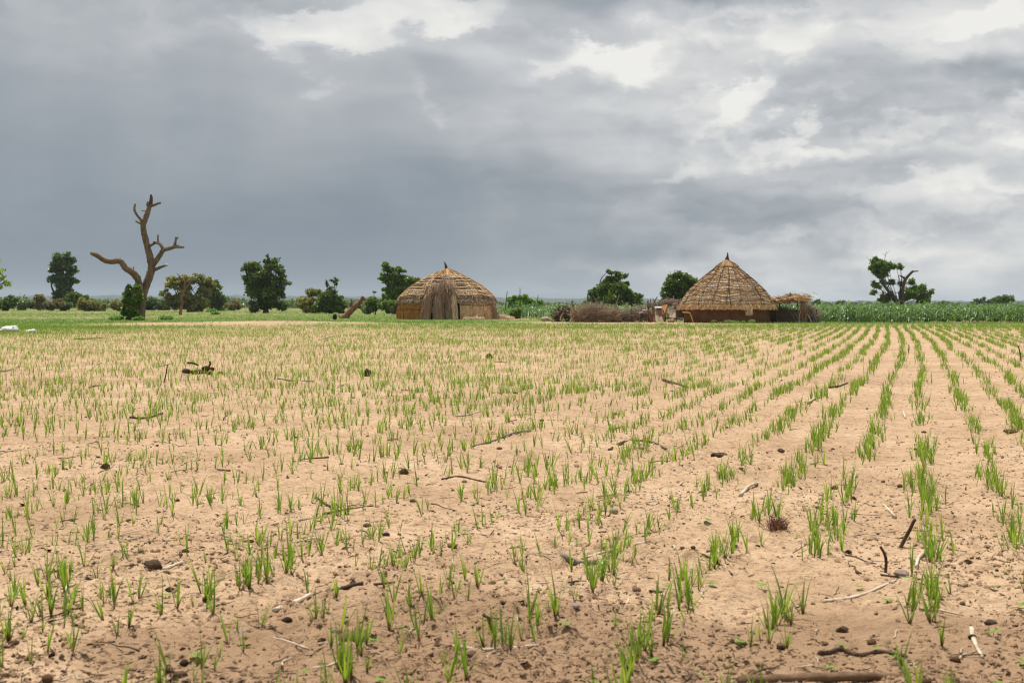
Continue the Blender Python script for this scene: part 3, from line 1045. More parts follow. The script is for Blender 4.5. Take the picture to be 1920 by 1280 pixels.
    # the right-hand edge, where a sheaf closes the wall
    sheaf('straw_bundle', (X(922), -1.0, H(563)), (X(929), -1.25, H(600)), 0.16, 0.22, 1.0, 380, 276, M['curtain'])
    return h


conical_hut()
dome_hut()


# ================================================================== compound: shelters, fences, heaps
def brush_mass(name, label, box, n, m, seed, group=None, lay=0.25, tlen=(0.5, 1.4), top=None, cat='brush pile', r=0.012, parts=1):
    """heap of twigs filling a plan box (x0,x1,y0,y1) up to a ragged top"""
    x0, x1, y0, y1, h = box
    cx, cy = (x0 + x1) / 2, (y0 + y1) / 2
    z0 = zgs(cx, cy)
    rg = np.random.default_rng(seed)
    mb = MB()
    x = x0 + (x1 - x0) * rg.random(n)
    y = y0 + (y1 - y0) * rg.random(n)
    hx = h * (0.72 + 0.7 * (fbm((x - x0) / 0.45, x * 0 + seed, seed, 4) + 0.2))
    if top is not None:
        hx = hx * np.interp((x - x0) / (x1 - x0), np.linspace(0, 1, len(top)), top)
    z = z0 + hx * rg.random(n) ** 0.8
    ln = tlen[0] + (tlen[1] - tlen[0]) * rg.random(n) ** 1.6
    d = norm(np.stack([rg.normal(size=n), 0.5 * rg.normal(size=n), lay * rg.normal(size=n)], -1))
    p = np.stack([x, y, z], -1)
    p0, p1 = p - d * ln[:, None] / 2, p + d * ln[:, None] / 2
    for q in (p0, p1):
        q[:, 2] = np.maximum(q[:, 2], z0 + 0.01)
        q[:, 0] = np.clip(q[:, 0], x0 - 0.12, x1 + 0.12)
    pm = (p0 + p1) / 2 + 0.12 * ln[:, None] * rg.normal(size=(n, 3))
    pm[:, 2] = np.maximum(pm[:, 2], z0 + 0.01)
    twigs(mb, p0, pm, p1, r * (0.6 + 1.2 * rg.random(n) ** 2), r * 0.35)
    return tag(mb.build(name, m, origin=(cx, cy, z0)), label, cat, group)


def pole(name, label, pts, r0, r1, m, group=None, cat='pole', seed=0, sides=7, jit=0.18, branches=()):
    """pts: (px, py) down to up at one depth"""
    mb = MB()
    o = np.array(pts[0])
    P = [np.array(p) for p in pts]
    tube(mb, P, np.linspace(r0, r1, len(P)), sides, 4, jit, seed)
    for (b0, b1, rr) in branches:
        tube(mb, [np.array(b0), (np.array(b0) + np.array(b1)) / 2 + 0.03, np.array(b1)], [rr, rr * 0.8, rr * 0.5], 6, 3, jit, seed + 1)
    return tag(mb.build(name, m, origin=o, smooth=True), label, cat, group)


def AP(pts, depth, dz=0.0):
    return [A(x, y, depth) + np.array([0, 0, dz]) for x, y in pts]


# ---- brush fence left of the cone hut
DF = 79.0
sF = DF / F_PX
fx = lambda px: (px - 960) * sF
brush_mass('brush_fence', 'brown heap-like brush fence of packed twigs right of the dark woodpile', (fx(1074), fx(1160), DF - 0.5, DF + 0.7, 0.88), 1050, M['brushbrown'], 401,
           top=[0.85, 1.1, 1.05, 1.0, 0.92, 0.85, 0.80, 0.78], cat='fence', tlen=(0.5, 1.7), lay=0.16)
brush_mass('brush_fence', 'thin see-through twig fence between brown brush heap and cloth shelter', (fx(1158), fx(1226), DF + 0.1, DF + 0.6, 0.80), 420, M['brush'], 402,
           top=[0.85, 0.85, 0.9, 1.1, 1.2, 1.0], cat='fence', tlen=(0.6, 1.9), lay=0.22)
# sprays of bare twigs standing out of the top of the fence
for k, (bx, by, n, hh) in enumerate([(1116, 574, 9, 0.5), (1128, 577, 7, 0.4), (1143, 580, 8, 0.45), (1090, 570, 7, 0.35), (1066, 572, 5, 0.6)]):
    rg = np.random.default_rng(410 + k)
    mb = MB()
    b = A(bx, by, DF + 0.3)
    p0 = b + 0.08 * rg.normal(size=(n, 3)) - np.array([0, 0, 0.5])
    p1 = b + np.stack([0.35 * rg.normal(size=n), 0.15 * rg.normal(size=n), hh * (0.3 + 0.8 * rg.random(n))], -1)
    twigs(mb, p0, (p0 + p1) / 2 + 0.08 * rg.normal(size=(n, 3)), p1, 0.014, 0.005)
    nm = ['leftmost-but-one', 'middle', 'right-hand', 'left', 'far left'][k]
    tag(mb.build('dry_branch', M['greywood'], origin=b - np.array([0, 0, 0.5])), 'bare pale branch spray, %s of those sticking out of the brush fence' % nm, 'branch', 'bare branches standing in the brush fence')
for k, (pts, r, lab) in enumerate([
        ([(1077, 602), (1076, 580), (1072, 564)], 0.05, 'short dark post at the left end of the brown brush fence'),
        ([(1130, 590), (1129, 574), (1132, 567), (1131, 557)], 0.035, 'crooked grey pole rising from the brush fence, left of the tallest one'),
        ([(1154, 602), (1154, 580), (1157, 566), (1161, 552)], 0.04, 'tallest leaning grey pole standing in the brush fence'),
        ([(1118, 590), (1118, 570), (1118, 559)], 0.022, 'thin upright stick behind the brush fence before the big round tree'),
        ([(1177, 602), (1176, 588), (1177, 565)], 0.02, 'thin upright stick left of the two dark fence posts'),
        ([(1184, 603), (1184, 585), (1183, 578)], 0.05, 'dark stubby fence post beside the green gap in the twig fence'),
        ([(1203, 603), (1202, 588), (1203, 577)], 0.04, 'dark fence post just left of the pale sheets on the fence')]):
    pole('fence_pole', lab, AP(pts, DF + 0.2), r, r * 0.55, M['stick'] if k in (0, 5, 6) else M['greywood'], 'poles of the brush fence', 'fence pole', 420 + k)
for k, (x0, x1, y) in enumerate([(1200, 1213, 584), (1204, 1216, 581), (1198, 1211, 586)]):
    mb = MB()
    tube(mb, AP([(x0, y + 1), ((x0 + x1) / 2, y), (x1, y - 0.4)], DF - 0.2), [0.05, 0.06, 0.05], 8, 4, 0.3, k, flat=0.35)
    tag(mb.build('metal_sheet', M['tin'], origin=A(x0, y, DF - 0.2)), '%s of the pale narrow sheets laid on the twig fence' % ['middle one', 'topmost', 'lowest'][k], 'sheet', 'pale sheets on the fence')

# ---- firewood pile
wc = A(1056, 603, 81.0)
wc[2] = zgs(wc[0], wc[1])
wp = thing('firewood_pile', 'pile of dark crooked firewood left of the brown brush fence', 'woodpile', wc)
logs = []
for k in range(6):
    rg = np.random.default_rng(430 + k)
    mb = MB()
    L = 0.5 + 0.5 * rg.random()
    P = np.stack([np.linspace(-L / 2, L / 2, 5), 0.08 * np.cumsum(rg.normal(size=5)), 0.08 * np.cumsum(rg.normal(size=5))], -1)
    tube(mb, P, np.linspace(0.045, 0.022, 5) * (0.8 + 0.5 * rg.random()), 6, 2, 0.3, k)
    me = mb.mesh('log')
    me.materials.append(M['stick'] if k % 3 else M['greywood'])
    logs.append(me)
for k in range(64):
    rg = np.random.default_rng(450 + k)
    o = obj('log', logs[k % 6], None, wp)
    u = rg.random()
    x = -0.55 + 1.25 * rg.random()
    hmax = 0.66 * max(0.12, 1 - abs((x - 0.18) / 0.85) ** 1.7)
    o.location = (x, 0.45 * rg.normal(), 0.05 + hmax * u)
    o.rotation_euler = (rg.normal() * 0.6, rg.normal() * 0.55, rg.normal() * 0.9)
pole('bleached_branch', 'bleached white branch leaning on the dark firewood pile', AP([(1050, 600), (1052, 593), (1055, 589)], 80.2), 0.03, 0.015, M['straw_pale'], None, 'branch', 5)
mb = MB()
lump(mb, (0, 0, 0.10), (0.28, 0.22, 0.14), 6, rough=0.5)
tag(mb.build('pale_rag', M['hide'], smooth=True), 'small pale crumpled rag on the ground left of the firewood pile', 'rag').location = (*A(1022, 600, 84)[:2], zgs(*A(1022, 600, 84)[:2]))
# dry brush lying at the foot of the dome hut
brush_mass('straw_heap', 'low pale heap of straw right of the dome hut', (A(932, 599, 96)[0], A(962, 599, 96)[0], 95.0, 97.0, 0.30), 500, M['thatch_tan'], 440, lay=0.1, tlen=(0.3, 0.9), top=[1.0, 0.7, 0.4, 0.2], cat='straw heap')
brush_mass('straw_heap', 'thin strip of straw at the foot of the dome hut front wall', (A(872, 599, 92)[0], A(905, 599, 92)[0], 91.6, 92.4, 0.14), 160, M['thatch_tan'], 441, lay=0.06, tlen=(0.3, 0.7), cat='straw heap')
for k, (pts, lab) in enumerate([([(945, 597), (948, 575), (951, 546)], 'tall thin bare pole beside the dome hut'),
                                ([(975, 592), (975, 565), (975, 539)], 'tall thin pole rising out of the bush right of the dome hut'),
                                ([(1006, 590), (1007, 570), (1009, 553)], 'dark stubby pole at the right end of the low bush')]):
    pole('bare_pole', lab, AP(pts, 110.0), 0.045, 0.025, M['stick'], 'poles by the bush beside the dome hut', 'pole', 460 + k)

# ---- cloth shelter
DS = 78.0


def sheet(name, corners, m, parent, n=9, sag=0.05, seed=0, thick=0.012):
    """hanging cloth through four corners (world), with folds"""
    a, b, c, d = [np.array(v, float) for v in corners]
    rg = np.random.default_rng(seed)
    u, v = np.meshgrid(np.linspace(0, 1, n), np.linspace(0, 1, n), indexing='ij')
    P = (a[None, None] * (1 - u)[..., None] * (1 - v)[..., None] + b * (u * (1 - v))[..., None] + c * (u * v)[..., None] + d * ((1 - u) * v)[..., None])
    f = fbm(u * 3.1 + seed, v * 2.3, seed, 3)
    P[..., 1] += sag * (f * 3 + np.sin(u * 9 + seed) * 0.4)
    back = P + np.array([0, thick, 0])
    V = np.concatenate([P.reshape(-1, 3), back.reshape(-1, 3)])
    Q = []
    N = n * n
    for i in range(n - 1):
        for j in range(n - 1):
            q = [i * n + j, (i + 1) * n + j, (i + 1) * n + j + 1, i * n + j + 1]
            Q.append(q)
            Q.append([N + k for k in q[::-1]])
    mb = MB().add(V, Q)
    return mb.build(name, m, parent, smooth=True)


c0 = A(1252, 603, DS)
c0[2] = zgs(c0[0], c0[1])
sh = thing('cloth_shelter', 'small ragged shelter of pale and orange cloth under a brush roof', 'shelter', c0)
LS = lambda px, py, dy=0.0: A(px, py, DS + dy) - c0
sheet('cloth_panel', [LS(1226, 601, -0.35), LS(1244, 601, -0.35), LS(1240, 578, 0.40), LS(1228, 578, 0.40)], M['hide'], sh, seed=1, sag=0.06)
sheet('cloth_panel', [LS(1251, 597, -0.30), LS(1270, 597, -0.30), LS(1266, 578, 0.38), LS(1252, 578, 0.38)], M['hide'], sh, seed=2, sag=0.05)
o = sheet('cloth_panel', [LS(1243, 590, -0.40), LS(1249, 592, -0.40), LS(1251.5, 570, 0.20), LS(1240, 573, 0.20)], M['orange'], sh, seed=3, sag=0.05)
o['label'] = 'orange brown cloth hanging over the fork'
sheet('cloth_panel', [LS(1226, 577, 0.1), LS(1242, 577, 0.1), LS(1241, 573.5, 0.5), LS(1229, 574, 0.5)], M['tin'], sh, seed=4, sag=0.02)
sheet('cloth_panel', [LS(1266, 596, 0.9), LS(1285, 596, 0.9), LS(1285, 576, 0.9), LS(1264, 576, 0.9)], M['brush'], sh, seed=7, sag=0.05)
for k, (pts, r) in enumerate([([(1247, 603), (1247, 592), (1241, 578)], 0.055), ([(1247, 598), (1248, 588), (1252, 572)], 0.045),
                              ([(1246, 603), (1241, 592), (1232, 583), (1226, 582)], 0.035), ([(1247, 602), (1244, 590), (1238, 584)], 0.03),
                              ([(1268, 603), (1268, 585), (1268, 576)], 0.04), ([(1228, 603), (1227, 585), (1227, 575)], 0.04), ([(1256, 588), (1252, 587), (1248, 587)], 0.02)]):
    mb = MB()
    tube(mb, [LS(x, y, -0.45) for x, y in pts], np.linspace(r, r * 0.6, len(pts)), 6, 3, 0.2, k)
    mb.build('forked_post', M['redbark'], sh, smooth=True)
mb = MB()
tube(mb, [LS(1247, 596, -0.5), LS(1262, 597, -0.5), LS(1281, 599, -0.5)], [0.045, 0.045, 0.045], 6, 2, 0.1, 3)
mb.build('cross_beam', M['stick'], sh)
rg = np.random.default_rng(470)
n = 520
x = fx(1227) + (fx(1287) - fx(1227)) * rg.random(n)
pxs = 960 + x / sF
top = np.interp(pxs, [1225, 1240, 1252, 1268, 1280, 1290], [572.5, 567, 563, 563, 565, 569])
zt = np.array([A(1250, t_, DS)[2] for t_ in top])
P = np.stack([x, DS + 0.5 + 0.8 * rg.random(n), zt - 0.36 * rg.random(n) * np.interp(pxs, [1225, 1245, 1290], [0.3, 0.6, 1.0])], -1) - c0
d = norm(np.stack([rg.normal(size=n), 0.5 * rg.normal(size=n), 0.16 * rg.normal(size=n)], -1)) * (0.15 + 0.35 * rg.random(n))[:, None]
mb = MB()
twigs(mb, P - d, P + 0.05 * rg.normal(size=(n, 3)), P + d, 0.013, 0.006)
mb.build('brush_roof', M['brush'], sh)
for k in range(7):
    rg = np.random.default_rng(480 + k)
    px, py = 1262 + 9 * rg.random(), 566 + 9 * rg.random()
    t_ = np.linspace(0, 5.2, 9)
    mb = MB()
    b = LS(px, py, -0.05)
    tube(mb, np.stack([b[0] + 0.06 * np.cos(t_ + k), b[1] + 0.02 * np.sin(t_ * 2), b[2] + 0.05 * np.sin(t_ + k)], -1), np.full(9, 0.012), 5, 1)
    mb.build('bent_twig', M['straw_pale'], sh)
mb = MB()
lump(mb, (0, 0, 0.09), (0.20, 0.16, 0.12), 8, rough=0.5)
tag(mb.build('pale_rag', M['hide'], smooth=True), 'small pale crumpled rag on the ground under the cloth shelter beam', 'rag').location = (*A(1258, 603, 77.4)[:2], zgs(*A(1258, 603, 77.4)[:2]))
pole('leaning_stump', 'short reddish stump leaning beside the cloth shelter', AP([(1223, 603), (1219, 590), (1214, 581)], 78.4), 0.13, 0.07, M['redbark'], None, 'stump', 490)
pole('tall_fork', 'tall dark forked pole left of the cloth shelter', AP([(1217, 604), (1216.5, 588), (1215, 575), (1215, 562)], 78.8), 0.06, 0.03, M['stick'], None, 'pole', 491,
     branches=[(A(1216, 579, 78.8), A(1220, 559, 78.8), 0.03)])
pole('tall_fork', 'dark two-pronged pole standing behind the cloth shelter', AP([(1224, 590), (1225, 572), (1229, 562), (1233, 556)], 80.2), 0.05, 0.02, M['stick'], None, 'pole', 492,
     branches=[(A(1226, 570, 80.2), A(1224, 558, 80.2), 0.025)])
# yellow bent pipe, a ring of tube bent into an arm that stands on the ground
mb = MB()
yo = A(1300, 606, 74.2)
yo[2] = zgs(yo[0], yo[1])
tube(mb, [A(1279.5, 585.3, 74.2) - yo, A(1289, 586, 74.2) - yo, A(1293.5, 587, 74.2) - yo, A(1296, 593, 74.2) - yo, A(1298.5, 600, 74.2) - yo, np.array([0, 0, -0.02])], [0.028] * 6, 8, 4)
tag(mb.build('yellow_pipe', M['yellowpipe'], smooth=True), 'bent yellow pipe standing against the mud wall of the cone hut', 'pipe').location = yo

# ---- shade shelter right of the cone hut
DH = 76.5
c1 = A(1480, 608, DH)
c1[2] = zgs(c1[0], c1[1])
st = thing('shade_shelter', 'flat shade shelter of rough poles with a straw bundle on its roof', 'shelter', c1)
LH = lambda px, py, dy=0.0: A(px, py, DH + dy) - c1
for k, (pts, r) in enumerate([([(1454, 610), (1457, 598), (1455, 586), (1453.5, 572)], 0.055), ([(1504, 610), (1504, 590), (1503.5, 562)], 0.10), ([(1511, 610), (1510.5, 590), (1510, 566)], 0.06),
                              ([(1462, 608), (1462, 590), (1462, 566)], 0.04), ([(1496, 608), (1496, 590), (1496, 566)], 0.04)]):
    mb = MB()
    tube(mb, [LH(x, y, 0.0 if k < 3 else 1.8) for x, y in pts], np.linspace(r, r * 0.75, len(pts)), 8, 4, 0.2, 500 + k)
    mb.build('post', M['redbark'] if k in (1, 2) else M['stick'], st, smooth=True)
# straw wrapped down the thick post
rg = np.random.default_rng(505)
n = 260
z0 = LH(1504, 566)[2]
u = rg.random(n)
p0 = np.stack([LH(1506, 600)[0] + 0.085 * rg.normal(size=n), -0.08 + 0.06 * rg.normal(size=n), z0 * (0.25 + 0.75 * u)], -1)
p1 = p0 + np.stack([0.04 * rg.normal(size=n), -0.02 + 0.03 * rg.normal(size=n), -0.30 - 0.2 * rg.random(n)], -1)
p1[:, 2] = np.maximum(p1[:, 2], 0.01)
mb = MB()
strands(mb, p0, p1, np.full(n, 0.028), rg, 0.04)
mb.build('straw_wrap', M['curtain'], st)
for k in range(16):                                    # roof poles laid across
    rg = np.random.default_rng(510 + k)
    py = 561 + 5.0 * rg.random()
    x0, x1 = 1441 + 10 * rg.random(), 1508 + 16 * rg.random()
    dy = -0.25 + 2.2 * rg.random()
    mb = MB()
    zsag = rg.normal() * 1.2
    tube(mb, [LH(x0, py - 1 + rg.normal(), dy), LH((x0 + x1) / 2, py + zsag, dy + 0.1 * rg.normal()), LH(x1, py + 2.0 * rg.normal() * 0.6 + 1, dy)], [0.04, 0.045, 0.022], 6, 3, 0.25, k)
    mb.build('roof_pole', M['redbark'] if k % 3 else M['stick'], st)
rg = np.random.default_rng(530)
n = 1000
px = 1444 + 66 * rg.random(n)
lo, hi = np.interp(px, [1444, 1470, 1490, 1512], [567, 568.5, 567.5, 565]), np.interp(px, [1444, 1460, 1470, 1490, 1500, 1512], [559.5, 558.5, 557, 556, 557, 560])
py = hi + (lo - hi) * rg.random(n)
yy = -0.2 + 2.1 * rg.random(n)
P = np.stack([(px - 1480) * DH / F_PX, yy, np.array([LH(1480, v)[2] for v in py])], -1)
d = norm(np.stack([rg.normal(size=n) * 1.4, 0.8 * rg.normal(size=n), 0.12 * rg.normal(size=n)], -1)) * (0.12 + 0.25 * rg.random(n))[:, None]
mb = MB()
strands(mb, P - d, P + d, np.full(n, 0.035), rg, 0.03)
mb.build('straw_roof', M['thatch_gold'], st)
# rolled mat heaped on the roof
mb = MB()
lump(mb, LH(1482, 557, 0.7), (0.38, 0.5, 0.17), 12, rough=0.3)
n = 420
a, b_ = rg.random(n) * 2 * math.pi, np.arccos(rg.random(n))
q = np.stack([0.36 * np.sin(b_) * np.cos(a), 0.52 * np.sin(b_) * np.sin(a), 0.19 * np.cos(b_)], -1) + LH(1482, 557, 0.7)
strands(mb, q, q + norm(np.stack([rg.normal(size=n) + 0.8, rg.normal(size=n) * 0.5, -0.35 * rg.random(n)], -1)) * 0.25, np.full(n, 0.03), rg, 0.04)
mb.build('straw_bundle', M['thatch_gold'], st)
mb = MB()
n = 300
q = np.stack([LH(1500, 556)[0] + 0.25 * rg.normal(size=n), 0.6 + 0.4 * rg.normal(size=n), LH(1500, 556)[2] + 0.08 * rg.normal(size=n)], -1)
strands(mb, q, q + np.stack([0.22 + 0.15 * rg.normal(size=n), 0.1 * rg.normal(size=n), -0.10 - 0.08 * rg.random(n)], -1), np.full(n, 0.03), rg, 0.04)
mb.build('straw_bundle', M['thatch_tan'], st)
mb = MB()
tube(mb, [LH(1481, 557, 0.2), LH(1481.5, 552, 0.2), LH(1481.5, 547.5, 0.2)], [0.03, 0.03, 0.025], 6, 2, 0.2)
mb.build('tie_stick', M['stick'], st)
fh = lambda px: (px - 960) * DH / F_PX
brush_mass('brush_pile', 'grey brush heap in the shade under the flat shelter', (fh(1443), fh(1500), DH + 0.4, DH + 1.5, 0.80), 1050, M['brush'], 541, top=[0.75, 0.8, 0.95, 1.0, 0.95, 0.9], lay=0.22)
brush_mass('brush_pile', 'pale brush heap leaning outside the right post of the flat shelter', (fh(1510), fh(1537), DH + 0.1, DH + 1.2, 0.84), 480, M['brush'], 542, top=[1.0, 1.05, 1.0, 0.8, 0.5], lay=0.9, tlen=(0.4, 1.0))
for k, (pts, r, lab, mm) in enumerate([
        ([(1494, 608), (1488, 594), (1481, 583)], 0.02, 'leftmost of the thin poles leaning on the brush under the flat shelter', 'greywood'),
        ([(1500, 608), (1494, 594), (1488, 584)], 0.02, 'second thin pole leaning on the brush under the flat shelter', 'greywood'),
        ([(1498, 603), (1499, 592), (1501, 583)], 0.022, 'bleached white stick leaning beside the thick wrapped post', 'straw_pale'),
        ([(1523, 609), (1519, 598), (1514, 589)], 0.03, 'bleached stick leaning on the pale brush heap outside the shelter', 'straw_pale'),
        ([(1533, 609), (1530, 598), (1526, 588)], 0.026, 'grey stick leaning at the right edge of the pale brush heap', 'greywood'),
        ([(1538, 609), (1534, 600), (1531, 586), (1531.5, 580)], 0.05, 'dark crooked post at the right end of the pale brush heap', 'stick'),
        ([(1538, 609), (1545, 607.5), (1549, 603), (1549.5, 600)], 0.05, 'dark curved branch lying right of the shade shelter', 'stick')]):
    pole('leaning_stick', lab, AP(pts, DH + (-0.2 if k != 5 else 0.3)), r, r * 0.7, M[mm], 'sticks leaning round the shade shelter', 'stick', 550 + k)


# ================================================================== trees
def leaves_mesh(mb, C, R, n, size, rg, droop=0.0, flat=0.0):
    """n leaf-like faces spread through clumps C (k,3) with radii R (k,3); denser towards the rims"""
    k = len(C)
    vol = np.prod(R, axis=1) ** (2 / 3)
    idx = rg.choice(k, n, p=vol / vol.sum())
    d = norm(rg.normal(size=(n, 3)))
    rr = rg.random(n) ** 0.42 * np.where(rg.random(n) < 0.16, 1.4, 1.0)
    P = C[idx] + d * rr[:, None] * R[idx]
    ax = norm(d * 0.6 + rg.normal(size=(n, 3)) * 0.9 + np.array([0, 0, -droop]))
    sd = norm(np.cross(ax, rg.normal(size=(n, 3)) + np.array([0, 0, flat])))
    s = size * (0.6 + 0.8 * rg.random(n))[:, None]
    V = np.stack([P - ax * s * 0.55, P + sd * s * 0.30, P + ax * s * 0.55, P - sd * s * 0.30], 1).reshape(-1, 3)
    mb.add(V, np.arange(n * 4).reshape(-1, 4))


def make_tree(name, label, cat, depth, base, ells, m, n, size, seed, trunk_r=0.18, group=None, droop=0.1, clump=0.36, trunk=True, nclump=26, sparse=1.0, lift=0.0, bark='bark', limbs=()):
    """crown ellipses as (px, py, rx, ry) read off the photograph at the tree's own distance"""
    s = depth / F_PX
    b = A(base[0], base[1], depth)
    b[2] = zgs(b[0], b[1])
    rg = np.random.default_rng(seed)
    root = thing(name, label, cat, b, group=group)
    C, R = [], []
    for (ex, ey, rx, ry) in ells:
        c = A(ex, ey, depth) - b
        a = np.array([rx * s, max(rx, ry) * s * 0.85, ry * s])
        area = rx * ry
        k = max(4, int(nclump * area / max(e[2] * e[3] for e in ells)))
        d = norm(rg.normal(size=(k, 3)))
        p = c + d * a * (rg.random(k) ** 0.4)[:, None] * 0.86
        p[:, 2] = np.maximum(p[:, 2], 0.12)
        C.append(p)
        r = clump * (a[0] * a[1] * a[2]) ** (1 / 3) * (0.55 + 0.75 * rg.random(k))
        R.append(np.stack([r * 1.15, r * 1.1, r * 0.8], -1) * sparse)
    C, R = np.concatenate(C), np.concatenate(R)
    mb = MB()
    leaves_mesh(mb, C, R, int(n * 1.35), size * 0.84, rg, droop, 0.6)
    V = np.concatenate(mb.v)
    mb.v = [np.column_stack([V[:, 0], V[:, 1], np.maximum(V[:, 2], 0.02)])]
    mb.build('crown', m, root)
    if trunk:
        mb = MB()
        e0 = np.array([A(e[0], e[1], depth) - b for e in ells])
        fork = np.array([e0[:, 0].mean() * 0.25, 0, max(0.5, e0[:, 2].min() * 0.55)])
        tube(mb, [np.array([0, 0, -0.1]), fork * np.array([0.5, 1, 0.5]) + np.array([0.04, 0, 0]), fork], [trunk_r * 1.25, trunk_r, trunk_r * 0.9], 9, 4, 0.2, seed)
        for i, c in enumerate(e0):
            mid = (fork + c) / 2 + np.array([0.15, 0.1, 0.12]) * rg.normal(size=3) * np.linalg.norm(c - fork) * 0.4
            if c[2] > fork[2] * 0.8:
                tube(mb, [fork, mid, c], [trunk_r * 0.55, trunk_r * 0.36, trunk_r * 0.12], 6, 4, 0.2, seed + i)
        for k in range(14):
            c = C[rg.integers(len(C))]
            f = e0[rg.integers(len(e0))]
            if c[2] > fork[2]:
                tube(mb, [(fork + f) / 2, (f + c) / 2, c], [trunk_r * 0.22, trunk_r * 0.14, trunk_r * 0.05], 5, 3, 0.2, k)
        mb.build('trunk', M[bark], root, smooth=True)
    return root


TREES = 'trees standing behind the field'
make_tree('tree', 'pale green drooping tree cut off by the left edge', 'tree', 190, (-45, 585), [(-40, 515, 45, 26), (-4, 532, 15, 12), (10, 527, 14, 14), (-5, 506, 14, 10)], M['leaf_pale'], 3600, 0.42, 1, 0.25, TREES, droop=0.5)
make_tree('tree', 'tall dark narrow-topped tree with visible limbs at far left', 'tree', 260, (118, 581.5),
          [(118, 492, 20, 16), (104, 502, 15, 14), (130, 484, 7, 13), (136, 508, 9, 16), (95, 524, 12, 9), (139, 530, 9, 10), (108, 522, 12, 12), (122, 524, 16, 16), (118, 545, 20, 14), (116, 563, 17, 14)],
          M['leaf_blue'], 9000, 0.55, 2, 0.5, TREES, clump=0.42)
make_tree('tree', 'spreading olive tree behind the thin dead trunk', 'tree', 195, (354, 585),
          [(328, 531, 17, 13), (310, 549, 13, 8), (355, 524, 20, 10), (381, 528, 18, 12), (384, 546, 14, 11), (345, 543, 18, 10), (322, 558, 14, 9), (400, 538, 8, 10), (350, 560, 26, 11), (375, 566, 20, 12), (335, 572, 16, 9), (360, 575, 24, 8), (318, 570, 12, 8)], M['leaf_olive'], 10500, 0.40, 3, 0.24, TREES, clump=0.40)
make_tree('tree', 'dark round tree peeping out right of the olive tree', 'tree', 235, (396, 583), [(398, 540, 18, 18), (400, 560, 20, 18), (385, 566, 18, 14), (412, 572, 10, 8)], M['leaf_dark'], 5200, 0.5, 4, 0.3, TREES)
make_tree('tree', 'broad dark round-crowned tree, largest one left of the dome hut', 'tree', 169, (498, 588),
          [(474, 496, 18, 14), (466, 512, 16, 16), (459, 502, 8, 6), (510, 493, 20, 14), (524, 506, 15, 16), (503, 483, 5, 5), (540, 531, 9, 8), (486, 525, 26, 20), (512, 530, 24, 20), (470, 536, 16, 16), (500, 550, 34, 18), (530, 548, 12, 14), (486, 570, 22, 14), (512, 570, 24, 13)],
          M['leaf_dark'], 14500, 0.36, 5, 0.36, TREES, clump=0.40, nclump=22)
make_tree('tree', 'small tree with a tuft above a dense dark bush', 'tree', 160, (620, 589),
          [(612, 531, 6, 7), (627, 526, 9, 6), (631, 534, 5, 5), (620, 540, 5, 4), (615, 556, 20, 14), (633, 562, 14, 14), (612, 572, 22, 14), (635, 577, 16, 11), (600, 548, 5, 5)], M['leaf_dark'], 8200, 0.34, 6, 0.22, TREES)
make_tree('tree', 'dark flat-layered tree rising left of the dome hut', 'tree', 150, (740, 590),
          [(724, 495, 10, 6), (732, 505, 14, 8), (716, 520, 9, 9), (752, 505, 11, 7), (728, 522, 13, 8), (745, 520, 16, 9), (768, 526, 17, 9), (752, 537, 22, 10), (730, 542, 13, 8), (778, 535, 9, 9), (745, 553, 22, 11), (765, 552, 14, 12)],
          M['leaf_mid'], 9500, 0.34, 7, 0.30, TREES, clump=0.42)
make_tree('tree', 'big dark broad tree behind the brush fence', 'tree', 150, (1150, 590),
          [(1147, 511, 13, 7), (1140, 519, 18, 9), (1160, 519, 17, 10), (1135, 532, 16, 9), (1150, 540, 34, 13), (1170, 538, 16, 12), (1125, 550, 22, 12), (1185, 553, 18, 14), (1150, 560, 44, 16), (1104, 563, 12, 11), (1196, 566, 14, 12), (1110, 546, 8, 7), (1150, 578, 42, 9)],
          M['leaf_dark'], 15500, 0.34, 8, 0.4, TREES, clump=0.38)
make_tree('tree', 'rounded dark tree close behind the left slope of the cone hut', 'tree', 135, (1272, 591),
          [(1275, 536, 30, 24), (1278, 521, 19, 12), (1294, 527, 15, 14), (1262, 530, 16, 13), (1285, 545, 26, 18), (1245, 546, 12, 13), (1260, 550, 22, 16), (1240, 560, 9, 9)], M['leaf_dark'], 9500, 0.30, 9, 0.3, TREES, clump=0.36)
t8 = make_tree('tree', 'lopped tree with bare broken limbs above the tall green crop', 'tree', 190, (1690, 586),
               [(1643, 492, 14, 10), (1660, 500, 16, 11), (1640, 507, 10, 10), (1680, 499, 12, 7), (1688, 503, 7, 6), (1652, 513, 13, 9), (1643, 534, 9, 11), (1640, 549, 8, 8), (1672, 527, 10, 7), (1655, 528, 7, 8), (1712, 528, 12, 7), (1690, 530, 8, 7), (1722, 542, 16, 9), (1740, 550, 12, 7), (1705, 552, 18, 12), (1732, 560, 20, 9), (1668, 553, 9, 10), (1656, 563, 14, 10)],
               M['leaf_mid'], 9800, 0.36, 10, 0.16, TREES, clump=0.42)
b8 = np.array(t8.location)
